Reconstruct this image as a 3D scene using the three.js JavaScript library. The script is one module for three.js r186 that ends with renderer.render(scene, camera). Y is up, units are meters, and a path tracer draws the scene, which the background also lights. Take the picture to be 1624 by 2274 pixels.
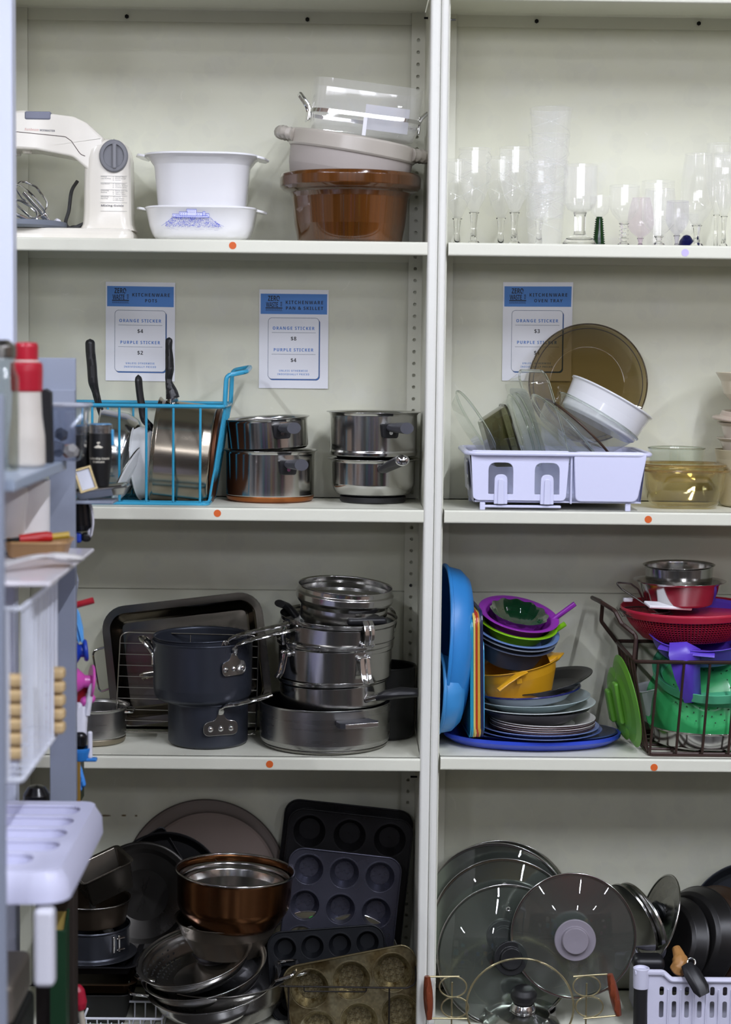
import * as THREE from 'three';
import { RoundedBoxGeometry } from 'three/addons/geometries/RoundedBoxGeometry.js';
import { mergeGeometries, toCreasedNormals } from 'three/addons/utils/BufferGeometryUtils.js';
import { RectAreaLightUniformsLib } from 'three/addons/lights/RectAreaLightUniformsLib.js';

// ---------------------------------------------------------------- camera, light, exposure
const scene = new THREE.Scene();
scene.background = new THREE.Color(0x0b0b0c);
const camera = new THREE.PerspectiveCamera(31.14, 1624 / 2274, 0.05, 60);
camera.position.set(0, 1.45, 3.948);
camera.rotation.order = 'YXZ';
camera.rotation.set(-0.08699, -0.01215, 0.01171);
camera.focus = 3.8;
camera.userData.fStop = 1.9;
scene.add(camera);
const renderer = new THREE.WebGLRenderer({ antialias: true });
renderer.toneMapping = THREE.LinearToneMapping;
renderer.toneMappingExposure = 1.94;
renderer.shadowMap.enabled = true;
RectAreaLightUniformsLib.init();
const CEIL = 4.0;
const TUBE_POWER = 168, TUBE_GLOW = 18, DAY_POWER = 4.2, DAY_GLOW = 2.2;
const tubeRows = [-2.4, 1.2, 3.9], tubeZ = [3.0, 4.75, 9.0];

// ---------------------------------------------------------------- helpers
const V2 = (x, y) => new THREE.Vector2(x, y), V3 = (x, y, z) => new THREE.Vector3(x, y, z);
let seed = 7;
const rnd = () => ((seed = (seed * 16807) % 2147483647) / 2147483647);
const used = {};
const numbered = (n) => { const k = (used[n] = (used[n] ?? -1) + 1); return k ? `${n}_${String(k).padStart(3, '0')}` : n; };
function thing(name, label, category, pos = [0, 0, 0], group) {
  const o = new THREE.Group();
  o.name = numbered(name); o.position.set(...pos); o.userData = { label, category };
  if (group) o.userData.group = group;
  scene.add(o);
  return o;
}
function part(parent, name, geo, mat, label) {
  const m = new THREE.Mesh(geo, mat);
  m.name = name; m.castShadow = m.receiveShadow = true;
  if (label) m.userData.label = label;
  parent.add(m);
  return m;
}
function single(name, label, category, geo, mat, pos = [0, 0, 0], group) {
  const m = new THREE.Mesh(geo, mat);
  m.name = numbered(name); m.castShadow = m.receiveShadow = true; m.position.set(...pos);
  m.userData = { label, category };
  if (group) m.userData.group = group;
  scene.add(m);
  return m;
}
function structure(name, geo, mat) {
  const m = new THREE.Mesh(geo, mat);
  m.name = name; m.castShadow = m.receiveShadow = true; m.userData.kind = 'structure';
  scene.add(m);
  return m;
}
const turn = (o, x, y, z, order = 'XYZ') => { o.rotation.order = order; o.rotation.set(x, y, z); return o; };
const D = Math.PI / 180;
function box(w, h, d, x = 0, y = 0, z = 0, r = 0.002, s = 2) {
  const g = new RoundedBoxGeometry(w, h, d, s, Math.min(r, w / 2.01, h / 2.01, d / 2.01));
  g.translate(x, y, z);
  return g;
}
const at = (g, x, y, z, rx = 0, ry = 0, rz = 0) => { g.applyMatrix4(new THREE.Matrix4().compose(V3(x, y, z), new THREE.Quaternion().setFromEuler(new THREE.Euler(rx, ry, rz)), V3(1, 1, 1))); return g; };
const merge = (list) => mergeGeometries(list.map((g) => { const n = g.index ? g.toNonIndexed() : g; for (const k of Object.keys(n.attributes)) if (!['position', 'normal', 'uv'].includes(k)) n.deleteAttribute(k); return n; }));
// fillet the corners of a 2D or 3D polyline; a point may carry its own radius
function fillet(pts, r, n = 4, closed = false) {
  const out = [], L = pts.length;
  for (let i = 0; i < L; i++) {
    const p = pts[i], rr = p.rad ?? r;
    if (!closed && (i === 0 || i === L - 1) || rr <= 0) { out.push(p.clone()); continue; }
    const a = pts[(i + L - 1) % L].clone().sub(p), b = pts[(i + 1) % L].clone().sub(p), la = a.length(), lb = b.length();
    a.divideScalar(la); b.divideScalar(lb);
    const ang = Math.acos(Math.max(-1, Math.min(1, a.dot(b))));
    if (ang > Math.PI - 0.02 || ang < 0.02) { out.push(p.clone()); continue; }
    const t = Math.min(rr / Math.tan(ang / 2), la * 0.48, lb * 0.48);
    const p0 = p.clone().addScaledVector(a, t), p1 = p.clone().addScaledVector(b, t);
    for (let k = 0; k <= n; k++) { const u = k / n, v = 1 - u; out.push(p0.clone().multiplyScalar(v * v).addScaledVector(p, 2 * u * v).addScaledVector(p1, u * u)); }
  }
  return out;
}
const fp = (pts, r = 0.002, n = 3) => fillet(pts.map(([x, y, q]) => { const v = V2(x, y); if (q !== undefined) v.rad = q; return v; }), r, n);
function lathe(pts, seg = 56, r = 0.0015) { return new THREE.LatheGeometry(fp(pts, r), seg); }
// vessel wall: the outer profile from the bottom centre to the rim, and the inner one t inside it
function wall(pts, t = 0.0015, seg = 64, r = 0.003, rimR) {
  const o = fp(pts, r), inn = [];
  for (let i = 0; i < o.length; i++) {
    const a = o[Math.max(0, i - 1)], b = o[Math.min(o.length - 1, i + 1)], d = b.clone().sub(a).normalize();
    inn.push(V2(Math.max(0, o[i].x - d.y * t), o[i].y + d.x * t));
  }
  inn[0].x = 0;
  const e = o[o.length - 1], f = inn[inn.length - 1], m = e.clone().add(f).multiplyScalar(0.5).addScaledVector(e.clone().sub(o[o.length - 2]).normalize(), t * 0.5);
  return new THREE.LatheGeometry([...o, m, ...inn.reverse()], seg);
}
// rounded-rectangle ring in the XZ plane
function ringRR(a, b, r, y, k = 7) {
  const out = []; r = Math.max(1e-4, Math.min(r, a, b));
  for (const [sx, sz, a0] of [[1, 1, 0], [-1, 1, 90], [-1, -1, 180], [1, -1, 270]])
    for (let i = 0; i <= k; i++) { const t = (a0 + 90 * i / k) * D; out.push(V3(sx * (a - r) + r * Math.cos(t), y, sz * (b - r) + r * Math.sin(t))); }
  return out;
}
// join rings of equal length with quads; crease sharp edges
function loft(rings, { closed = false, capA = false, capB = false, crease = 0.75, ringOpen = false } = {}) {
  const n = rings[0].length, pos = [], uv = [], idx = [];
  rings.forEach((g, j) => { for (let i = 0; i <= n; i++) { const p = g[i % n]; pos.push(p.x, p.y, p.z); uv.push(i / n, j / Math.max(1, rings.length - 1)); } });
  const w = n + 1, q = ringOpen ? n - 1 : n;
  for (let j = 0; j < rings.length - (closed ? 0 : 1); j++) for (let i = 0; i < q; i++) {
    const a = j * w + i, b = ((j + 1) % rings.length) * w + i;
    idx.push(a, b, a + 1, a + 1, b, b + 1);
  }
  const cap = (j, flip) => { const c = rings[j].reduce((s, p) => s.add(p), V3(0, 0, 0)).divideScalar(n), k = pos.length / 3; pos.push(c.x, c.y, c.z); uv.push(0.5, 0.5); for (let i = 0; i < n; i++) flip ? idx.push(k, j * w + i, j * w + i + 1) : idx.push(k, j * w + i + 1, j * w + i); };
  if (capA) cap(0, true);
  if (capB) cap(rings.length - 1, false);
  const g = new THREE.BufferGeometry();
  g.setAttribute('position', new THREE.Float32BufferAttribute(pos, 3)); g.setAttribute('uv', new THREE.Float32BufferAttribute(uv, 2)); g.setIndex(idx);
  g.computeVertexNormals();
  return crease ? toCreasedNormals(g, crease) : g;
}
// rounded-rectangle vessel: profile of [outward offset, height]
function rrDish(a, b, r, prof, t = 0.003, fr = 0.004) {
  const o = fp(prof, fr, 3), inn = [];
  for (let i = 0; i < o.length; i++) { const p = o[Math.max(0, i - 1)], q = o[Math.min(o.length - 1, i + 1)], d = q.clone().sub(p).normalize(); inn.push(V2(o[i].x - d.y * t, o[i].y + d.x * t)); }
  const all = [...o, ...inn.reverse()];
  return loft(all.map((p) => ringRR(a + p.x, b + p.x, r + p.x, p.y)), { capA: true, capB: true });
}
// sweep a (possibly flattened) round section along a path
function sweep(path, r, { n = 8, closed = false, flat = 1, up = null, radii = null } = {}) {
  const L = path.length, T = [], rings = [];
  for (let i = 0; i < L; i++) { const a = path[closed ? (i + L - 1) % L : Math.max(0, i - 1)], b = path[closed ? (i + 1) % L : Math.min(L - 1, i + 1)]; T.push(b.clone().sub(a).normalize()); }
  let N = up ? up.clone() : Math.abs(T[0].y) < 0.9 ? V3(0, 1, 0) : V3(1, 0, 0);
  for (let i = 0; i < L; i++) {
    N = (up ? up.clone() : N).addScaledVector(T[i], -(up ?? N).dot(T[i])).normalize();
    const B = T[i].clone().cross(N), q = radii ? radii[i] : r, ring = [];
    for (let k = 0; k < n; k++) { const t = 2 * Math.PI * k / n; ring.push(path[i].clone().addScaledVector(N, Math.sin(t) * q * flat).addScaledVector(B, Math.cos(t) * q)); }
    rings.push(ring);
  }
  return loft(rings, { closed, capA: !closed, capB: !closed, crease: n < 7 ? 0 : 1.2 });
}
const blunt = (radii, k = 5) => radii.map((r, i, a) => { const u = Math.max(0, (i - (a.length - 1 - k)) / k); return r * Math.max(0.08, Math.sqrt(1 - u * u)); }); // round off the free end of a grip
const localTo = (o, list) => { o.updateMatrixWorld(true); return list.map((p) => o.worldToLocal(V3(...p))); };
const pts3 = (list) => list.map(([x, y, z]) => V3(x, y, z));
const wire = (list, r = 0.0018, fr = 0.01, o = {}) => sweep(fillet(pts3(list), fr, 4, o.closed), r, { n: 7, ...o });
const curve = (list, n = 24, closed = false) => new THREE.CatmullRomCurve3(pts3(list), closed, 'centripetal').getPoints(n);
const circle = (R, y = 0, n = 56) => Array.from({ length: n }, (_, i) => V3(R * Math.cos(2 * Math.PI * i / n), y, R * Math.sin(2 * Math.PI * i / n)));
function plate(shape, depth, bevel = 0, seg = 2, cs = 12) {
  return new THREE.ExtrudeGeometry(shape, { depth, bevelEnabled: bevel > 0, bevelThickness: bevel, bevelSize: bevel, bevelOffset: -bevel, bevelSegments: seg, curveSegments: cs });
}
function poly(pts, r = 0, n = 4) { return new THREE.Shape(fillet(pts.map(([x, y, q]) => { const v = V2(x, y); if (q !== undefined) v.rad = q; return v; }), r, n, true)); }
function rectShape(w, h, r, x = 0, y = 0) { return poly([[x - w / 2, y - h / 2], [x + w / 2, y - h / 2], [x + w / 2, y + h / 2], [x - w / 2, y + h / 2]], r, 5); }
function hole(x, y, r, n = 14) { const p = new THREE.Path(); p.absarc(x, y, r, 0, Math.PI * 2, true); return p; }

// ---------------------------------------------------------------- materials
const C = (hex) => new THREE.Color(hex);
const std = (color, roughness = 0.5, metalness = 0, o = {}) => new THREE.MeshStandardMaterial({ color: C(color), roughness, metalness, side: THREE.DoubleSide, ...o });
const phys = (color, roughness, o = {}) => new THREE.MeshPhysicalMaterial({ color: C(color), roughness, side: THREE.DoubleSide, ...o });
const pane = (color = '#ffffff', roughness = 0.02, o = {}) => // a glass sheet; callers mix in diffuse white, a painted haze that makes it visible
  phys(color, roughness, { transmission: 1, thickness: 0, ior: 1.5, ...o });
function canvasTex(w, h, draw, rx = 1, ry = 1) {
  const c = document.createElement('canvas'); c.width = w; c.height = h;
  draw(c.getContext('2d'), w, h);
  const t = new THREE.CanvasTexture(c); t.colorSpace = THREE.SRGBColorSpace; t.wrapS = t.wrapT = THREE.RepeatWrapping; t.repeat.set(rx, ry); t.anisotropy = 8;
  return t;
}
function dataTex(n, fn, rx = 1, ry = 1, srgb = false) {
  const d = new Uint8Array(n * n * 4);
  for (let y = 0; y < n; y++) for (let x = 0; x < n; x++) { const v = fn(x, y), k = (y * n + x) * 4, q = Array.isArray(v) ? v : [v, v, v]; for (let j = 0; j < 3; j++) d[k + j] = Math.max(0, Math.min(255, q[j])); d[k + 3] = 255; }
  const t = new THREE.DataTexture(d, n, n); t.magFilter = THREE.LinearFilter; t.minFilter = THREE.LinearFilter; t.wrapS = t.wrapT = THREE.RepeatWrapping; t.repeat.set(rx, ry); if (srgb) t.colorSpace = THREE.SRGBColorSpace; t.needsUpdate = true;
  return t;
}
// value noise that tiles
function noiseField(n, cell) { const m = n / cell, g = Array.from({ length: m * m }, rnd); return (x, y) => { const X = x / cell, Y = y / cell, i = Math.floor(X), j = Math.floor(Y), s = (t) => t * t * (3 - 2 * t), u = s(X - i), v = s(Y - j), q = (a, b) => g[(b % m) * m + (a % m)]; return (q(i, j) * (1 - u) + q(i + 1, j) * u) * (1 - v) + (q(i, j + 1) * (1 - u) + q(i + 1, j + 1) * u) * v; }; }
const nA = noiseField(256, 64), nB = noiseField(256, 16), nC = noiseField(256, 4), nF = Array.from({ length: 65536 }, rnd);
const smudge = dataTex(256, (x, y) => 120 + 70 * nA(x, y) + 50 * nB(x, y) + 20 * nC(x, y) + 10 * nF[y * 256 + x], 2, 2);
const brushed = dataTex(256, (x, y) => 165 + 24 * nF[y] + 40 * nB(x, y), 1, 2);
const grain = dataTex(256, (x, y) => 110 + 60 * nC(x, y) + 60 * nF[y * 256 + x], 3, 3);
const steel = std('#c4c3c0', 0.2, 1, { roughnessMap: smudge });
const steelSatin = std('#a9a8a6', 0.36, 1, { roughnessMap: brushed });
const chrome = std('#d8d8d8', 0.1, 1);
const steelGrey = std('#8f8d88', 0.34, 1, { roughnessMap: smudge });
const blackPlastic = std('#17171a', 0.42);
const blackGloss = std('#101012', 0.2);
const greyPlastic = std('#46474f', 0.5);
const cream = std('#e0e0d0', 0.42, 0, { bumpMap: grain, bumpScale: 0.00006 });
const whitePost = std('#e5e5dd', 0.36);

// ---------------------------------------------------------------- the room
const floorMat = std('#2f2d2b', 0.35, 0, { roughnessMap: smudge });
const wallMat = std('#8f7d70', 0.85, 0, { bumpMap: grain, bumpScale: 0.002 });
const backWallMat = std('#c9c5ba', 0.8);
const ceilMat = std('#6a6764', 0.85);
const slab = (x0, x1, y0, y1, z0, z1) => new THREE.BoxGeometry(x1 - x0, y1 - y0, z1 - z0).translate((x0 + x1) / 2, (y0 + y1) / 2, (z0 + z1) / 2);
structure('floor', slab(-5, 6, -0.1, 0, -0.3, 14), floorMat);
structure('ceiling', slab(-5, 6, CEIL + 0.25, CEIL + 0.35, -0.3, 14), ceilMat);
structure('wall_back', slab(-5, 6, 0, CEIL + 0.25, -0.3, -0.12), backWallMat);
structure('wall_front', merge([slab(-5, 6, 0, 2.15, 13.9, 14), slab(-5, 6, 3.75, CEIL + 0.25, 13.9, 14), ...[-5, -2.45, 0.1, 2.65, 5.2].map((x) => slab(x, x + (x > 5 ? 0.8 : 0.45), 2.15, 3.75, 13.9, 14))]), wallMat);
// band of clerestory windows in the far wall that lets daylight in over the shelving
[-4.55, -2.0, 0.55, 3.1].forEach((x, i) => {
  const w = structure(`window_${i + 1}`, slab(x, x + 2.1, 2.15, 3.75, 13.94, 13.96), new THREE.MeshStandardMaterial({ color: C('#ffffff'), emissive: C('#f6f6ff'), emissiveIntensity: DAY_GLOW }));
  part(w, 'window_frame', merge([slab(x, x + 2.1, 2.15, 2.2, 13.9, 13.99), slab(x, x + 2.1, 3.7, 3.75, 13.9, 13.99), ...[0, 0.68, 1.37, 2.05].map((d) => slab(x + d, x + d + 0.05, 2.2, 3.7, 13.9, 13.99))]), std('#6a625c', 0.6));
  const l = new THREE.RectAreaLight(0xf2f4ff, DAY_POWER, 2.0, 1.5);
  l.position.set(x + 1.05, 2.95, 13.88);
  scene.add(l);
});
structure('wall_left', slab(-5.1, -5, 0, CEIL + 0.25, -0.3, 14), wallMat);
structure('wall_right', slab(6, 6.1, 0, CEIL + 0.25, -0.3, 14), wallMat);

// ceiling tube lights in long rows over the aisle
const tubeGlow = new THREE.MeshStandardMaterial({ color: C('#ffffff'), emissive: C('#f3f5ff'), emissiveIntensity: TUBE_GLOW });
const battenMat = std('#dddddd', 0.5);
const tubeGeo = new THREE.CapsuleGeometry(0.019, 1.5, 4, 12).rotateX(Math.PI / 2);
tubeRows.forEach((x) => tubeZ.forEach((z) => {
  const t = thing('ceiling_tube_light', 'long white fluorescent tube light hanging under the ceiling', 'ceiling light', [x, CEIL, z], 'rows of ceiling tube lights');
  part(t, 'batten', box(0.09, 0.05, 1.6, 0, 0.02, 0, 0.006), battenMat);
  part(t, 'hanger', box(0.01, 0.21, 0.01, 0, 0.145, 0.5), battenMat);
  part(t, 'hanger', box(0.01, 0.21, 0.01, 0, 0.145, -0.5), battenMat);
  part(t, 'tube', tubeGeo.clone().translate(0, -0.028, 0), tubeGlow);
  const l = new THREE.RectAreaLight(0xedf1ff, TUBE_POWER, 0.05, 1.5);
  l.position.set(0, -0.05, 0); l.rotation.x = -Math.PI / 2;
  t.add(l);
}));

// shelving with goods on the other side of the aisle, behind the photographer
{
  const o = thing('aisle_shelving', 'long dark shelving unit across the aisle behind the photographer', 'shelving', [0.3, 0, 4.95]), dk = std('#3a3733', 0.6), cols = ['#7a3fa8', '#2c6fc0', '#d8b13a', '#b23a32', '#e4e0d8', '#3f8a58', '#d070a8', '#20242c', '#c9c2b4', '#35a0b8'];
  part(o, 'back_panel', slab(-3.4, 3.4, 0, 1.88, 0.28, 0.3), dk);
  for (const y of [0.1, 0.6, 1.1, 1.6]) part(o, 'shelf', slab(-3.4, 3.4, y - 0.03, y, -0.2, 0.28), dk);
  for (const x of [-3.4, -2.04, -0.68, 0.68, 2.04, 3.4]) part(o, 'upright', slab(x - 0.02, x + 0.02, 0, 1.88, -0.22, 0.28), dk);
  let i = 0;
  for (const y of [0.1, 0.6, 1.1]) for (let x = -2.5; x < 3.2; x += 0.4 + 0.3 * rnd()) {
    if (Math.abs(((x + 0.68 + 6.8) % 1.36) - 0.68) > 0.52) continue;
    const w = 0.1 + 0.12 * rnd(), h = 0.2 + 0.22 * rnd();
    single('storage_box', 'coloured storage box on the shelving across the aisle', 'box', box(w, h, 0.24, 0, h / 2, 0, 0.006), std(cols[i++ % cols.length], 0.5), [0.3 + x, y + 0.001, 4.95 + 0.02], 'boxes across the aisle');
  }
}

// ---------------------------------------------------------------- the shelving: two bolted metal bays
const S1 = 1.6665, S2 = 1.137, S3 = 0.6345, S4 = 0.055, STOP = 2.163, LIP = 0.026;
function panelMap(w, h, marks, n) {
  return canvasTex(512, Math.round(512 * h / w), (g, W, H) => {
    g.fillStyle = '#d8d8c4'; g.fillRect(0, 0, W, H);
    for (let i = 0; i < 900; i++) { g.fillStyle = rnd() < 0.5 ? 'rgba(255,255,250,0.014)' : 'rgba(120,112,88,0.014)'; const r = 3 + rnd() * 14; g.beginPath(); g.arc(rnd() * W, rnd() * H, r, 0, 7); g.fill(); }
    g.lineWidth = 0.7;
    for (let i = 0; i < n; i++) { g.strokeStyle = `rgba(250,248,240,${0.15 + 0.3 * rnd()})`; const x = rnd() * W, y = rnd() * H, a = rnd() * 6; g.beginPath(); g.arc(x, y, 4 + rnd() * 16, a, a + 0.3 + rnd() * 0.9); g.stroke(); }
    for (const [x, y, l, t] of marks) { g.fillStyle = '#5a4526'; g.beginPath(); g.ellipse(x * W, y * H, l * W, t * W, 0, 0, 7); g.fill(); }
  });
}
function bay(x0, x1, label, tops, postL, postR, marks) {
  const b = thing('shelving_bay', label, 'shelving');
  const w = x1 - x0, cx = (x0 + x1) / 2, SEAM = 0.934;
  const sheet = (y0, y1, z, mk) => part(b, 'back_panel', slab(x0 + 0.004, x1 - 0.004, y0, y1, z - 0.004, z), std('#ffffff', 0.5, 0, { map: panelMap(w, y1 - y0, mk, 46), bumpMap: grain, bumpScale: 0.0001 }));
  sheet(SEAM + 0.0012, 2.24, 0, []);
  sheet(0.02, SEAM - 0.0012, -0.0012, marks);
  part(b, 'panel_joint', slab(x0 + 0.004, x1 - 0.004, SEAM - 0.02, SEAM + 0.02, -0.012, -0.0055), cream);
  // shelves: a plate with a folded front lip and back flange
  tops.forEach(([y, stick, dots], i) => {
    const a = x0 + 0.0205, c = x1 - 0.0205;
    const sh = new THREE.Shape(fillet([V2(a, 0.0004), V2(c, 0.0004), V2(c, 0.29), V2(a, 0.29)], 0, 2, true));
    const n = dots ? 10 : 0;
    for (let k = 0; k < n; k++) sh.holes.push(hole(-0.54 + k * 0.0745, 0.276, 0.0021));
    const top = plate(sh, 0.0012).rotateX(Math.PI / 2).translate(0, y, 0);
    const lipS = poly([[0.285, y, 0], [0.3, y, 0.004], [0.3, y - LIP, 0.004], [0.286, y - LIP, 0], [0.286, y - LIP + 0.0013, 0], [0.2987, y - LIP + 0.0013, 0.003], [0.2987, y - 0.0013, 0.003], [0.285, y - 0.0013, 0]], 0, 4);
    const lip = plate(lipS, c - a).rotateY(-Math.PI / 2).translate(c, 0, 0);
    const flS = poly([[0.0003, y, 0], [0.03, y, 0], [0.03, y - 0.0013, 0], [0.0033, y - 0.0013, 0.0015], [0.0033, y - LIP, 0], [0.0003, y - LIP, 0]], 0, 3);
    const fl = plate(flS, c - a - 0.012).rotateY(-Math.PI / 2).translate(c - 0.006, 0, 0);
    const s = part(b, 'shelf', merge([top, lip, fl]), cream);
    for (const [sx, sy, col] of stick ?? []) part(s, 'price_sticker', new THREE.CylinderGeometry(0.0073, 0.0073, 0.0004, 24).rotateX(Math.PI / 2).translate(sx, sy, 0.3003), std(col, 0.6), 'round coloured price sticker');
  });
  // side panels and perforated rear uprights
  for (const [sx, dir] of [[x0, 1], [x1, -1]]) {
    part(b, 'side_panel', slab(Math.min(sx + dir * 0.0165, sx + dir * 0.0185), Math.max(sx + dir * 0.0165, sx + dir * 0.0185), 0.02, 2.24, 0.002, 0.285), cream);
    const xa = sx + dir * 0.0185, xb = sx + dir * 0.0475, sh = poly([[Math.min(xa, xb), 0.02], [Math.max(xa, xb), 0.02], [Math.max(xa, xb), 2.24], [Math.min(xa, xb), 2.24]]);
    if (dir < 0) for (let k = 0; k < 84; k++) sh.holes.push(hole(x1 - 0.0332, 2.105 - k * 0.02515, 0.0037));
    part(b, 'rear_upright', plate(sh, 0.0015, 0, 1, 6).translate(0, 0, 0.006), cream);
  }
  part(b, 'front_upright', box(postL[1] - postL[0], 2.25, 0.038, (postL[0] + postL[1]) / 2, 1.126, 0.2835, 0.006, 3), whitePost);
  part(b, 'front_upright', box(postR[1] - postR[0], 2.25, 0.038, (postR[0] + postR[1]) / 2, 1.126, 0.2835, 0.006, 3), whitePost);
  return b;
}
const boltMat = std('#6a6a6a', 0.3, 1), darkBolt = std('#222222', 0.5, 0.6);
function bolt(parent, x, y, z, rx, rz, len, mat = boltMat) {
  const g = merge([at(new THREE.CylinderGeometry(0.0045, 0.0045, 0.004, 6), 0, 0.002, 0), at(new THREE.CylinderGeometry(0.0022, 0.0022, len, 8), 0, len / 2, 0)]);
  part(parent, 'bolt', at(g, x, y, z, rx, 0, rz), mat);
}
const orange = '#d8611f', lilac = '#c9bdf0';
const bayL = bay(-0.722, 0.181, 'cream metal shelving bay holding the mixer, pots and muffin tins', [[STOP], [S1, [[-0.2231, 1.655, orange]]], [S2, [[-0.2507, 1.126, orange]]], [S3 - 0.002, [[-0.1431, 0.6194, orange]], true], [S4]], [-0.7215, -0.7015], [0.1602, 0.1806],
  [[0.205, 0.548, 0.009, 0.0045], [0.227, 0.547, 0.016, 0.0016], [0.274, 0.5465, 0.006, 0.002], [0.304, 0.547, 0.003, 0.002]]);
const bayR = bay(0.181, 1.085, 'cream metal shelving bay holding glassware, plastic bowls and pan lids', [[STOP - 0.002], [S1, [[0.6691, 1.652, lilac]]], [S2, [[0.6094, 1.123, orange]]], [S3 + 0.002, [[0.6339, 0.62, orange]]], [S4]], [0.1812, 0.197], [1.064, 1.0845], []);
bolt(bayL, 0.15,2.121,0.003, Math.PI / 2, 0, 0.004); bolt(bayL, 0.1463,0.9475,0.003, Math.PI / 2, 0, 0.004);
bolt(bayL, 0.1664,2.131,0.12, 0, Math.PI / 2, 0.012, darkBolt); bolt(bayL, 0.1705,0.5542,0.12, 0, Math.PI / 2, 0.022, darkBolt); bolt(bayL, 0.1709,1.63,0.1, Math.PI, 0, 0.05, darkBolt);
bolt(bayL, -0.4661,2.146,0.0035, Math.PI / 2, 0, 0.006, darkBolt); bolt(bayL, -0.0865,2.145,0.0035, Math.PI / 2, 0, 0.006, darkBolt);
bolt(bayR, 0.2008,2.114,0.2, 0, -Math.PI / 2, 0.014); bolt(bayR, 0.3966,2.148,0.0035, Math.PI / 2, 0, 0.006, darkBolt); bolt(bayR, 0.7392,2.148,0.0035, Math.PI / 2, 0, 0.006, darkBolt);

// ---------------------------------------------------------------- price signs on the back panels
function sign(kind, a, b, label, pos, rz, curl) {
  const tex = canvasTex(740, 1050, (g, W, H) => {
    const k = 5, T = (s, x, y, px, col, sp = 0, w = 'bold', f = 'sans-serif') => { g.font = `${w} ${px * k}px ${f}`; g.fillStyle = col; g.textBaseline = 'middle'; let tw = 0; for (const c of s) tw += g.measureText(c).width + sp * k; let q = x * k - tw / 2; for (const c of s) { g.textAlign = 'left'; g.fillText(c, q, y * k); q += g.measureText(c).width + sp * k; } };
    const RR = (x, y, w, h, r) => { g.beginPath(); g.moveTo(x + r, y); g.arcTo(x + w, y, x + w, y + h, r); g.arcTo(x + w, y + h, x, y + h, r); g.arcTo(x, y + h, x, y, r); g.arcTo(x, y, x + w, y, r); g.closePath(); };
    g.fillStyle = '#f1f2f8'; g.fillRect(0, 0, W, H);
    g.fillStyle = '#4f86cf'; g.fillRect(3 * k, 9 * k, 142 * k, 43 * k);
    g.save(); g.translate(13 * k, 13 * k); g.scale(0.86, 1.22); T('ZERO', 21, 4.6, 12.6, '#0d1420', -0.4); g.restore();
    g.save(); g.translate(13 * k, 26 * k); g.scale(0.72, 1.25); T('WASTE', 20, 4.8, 11.8, '#0d1420', -0.4); g.restore();
    g.save(); g.translate(47 * k, 31 * k); g.rotate(-Math.PI / 2); T('HUB', 0, 0, 5, '#0d1420', 0); g.restore();
    g.strokeStyle = '#4f86cf'; g.lineWidth = 1.1 * k; g.beginPath(); g.moveTo(41 * k, 23 * k); g.lineTo(48 * k, 14 * k); g.stroke();
    g.fillStyle = '#0d1420'; g.fillRect(13.5 * k, 38 * k, 36 * k, 2.2 * k); for (let i = 0; i < 9; i++) g.fillRect((14 + i * 3.9) * k, 42 * k, 3 * k, 1.1 * k); g.fillRect(13.5 * k, 44.6 * k, 36 * k, 0.5 * k);
    T(a, 97, 27, 9.6, '#0b1119', 1.35); T(b, 97, 39, 9.4, '#0b1119', 1.2);
    g.fillStyle = '#3f6fb4'; RR(21.5 * k, 62.5 * k, 108.5 * k, 130 * k, 8 * k); g.fill(); g.strokeStyle = '#1c2c45'; g.lineWidth = 0.5 * k; g.stroke();
    g.fillStyle = '#f1f2f8'; RR(19.5 * k, 60 * k, 108.5 * k, 130 * k, 8 * k); g.fill(); g.strokeStyle = '#22395a'; g.lineWidth = 0.7 * k; g.stroke();
    T('ORANGE STICKER', 74, 82, 9.2, '#3d74c4', 1.05); T('PURPLE STICKER', 74, 128, 9.2, '#3d74c4', 1.05);
    g.fillStyle = '#46526a'; g.fillRect(27 * k, 91 * k, 94 * k, 0.6 * k); g.fillRect(27 * k, 137 * k, 94 * k, 0.6 * k);
    T(kind[0], 74, 104, 11, '#0b0f16', 0.6); T(kind[1], 74, 150, 11, '#0b0f16', 0.6);
    T('UNLESS OTHERWISE', 74, 172.5, 5.2, '#4a7cc4', 0.8); T('INDIVIDUALLY PRICED', 74, 180, 5.2, '#4a7cc4', 0.7);
  });
  const w = 0.148, h = 0.21, nx = 12, ny = 14, grid = (off) => { const g = new THREE.PlaneGeometry(w, h, nx, ny), p = g.attributes.position; for (let i = 0; i < p.count; i++) p.setZ(i, off + curl(p.getX(i) / w + 0.5, p.getY(i) / h + 0.5)); g.computeVertexNormals(); return g; };
  const t = thing('price_sign', label, 'sign', pos);
  t.rotation.z = rz;
  part(t, 'paper', grid(0.0004), std('#ffffff', 0.6, 0, { map: tex }));
  part(t, 'paper_back', grid(0.0001), std('#f4f4f4', 0.8));
  return t;
}
sign(['$4', '$2'], 'KITCHENWARE', 'POTS', 'white and blue price sign headed POTS behind the blue wire basket', [-0.4373,1.487,0.001], -0.003, (u, v) => 0.0008 + 0.002 * u * v);
sign(['$8', '$4'], 'KITCHENWARE', 'PAN & SKILLET', 'white and blue price sign headed PAN & SKILLET above the stacked saucepans', [-0.1099,1.475,0.001], 0.002, (u, v) => 0.0008 + 0.0015 * u);
sign(['$3', '$1'], 'KITCHENWARE', 'OVEN TRAY', 'curling white and blue price sign headed OVEN TRAY behind the amber plate', [0.4107,1.497,0.001], 0.006, (u, v) => 0.001 + 0.016 * u * u * v * v + 0.004 * u * (1 - v));

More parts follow.
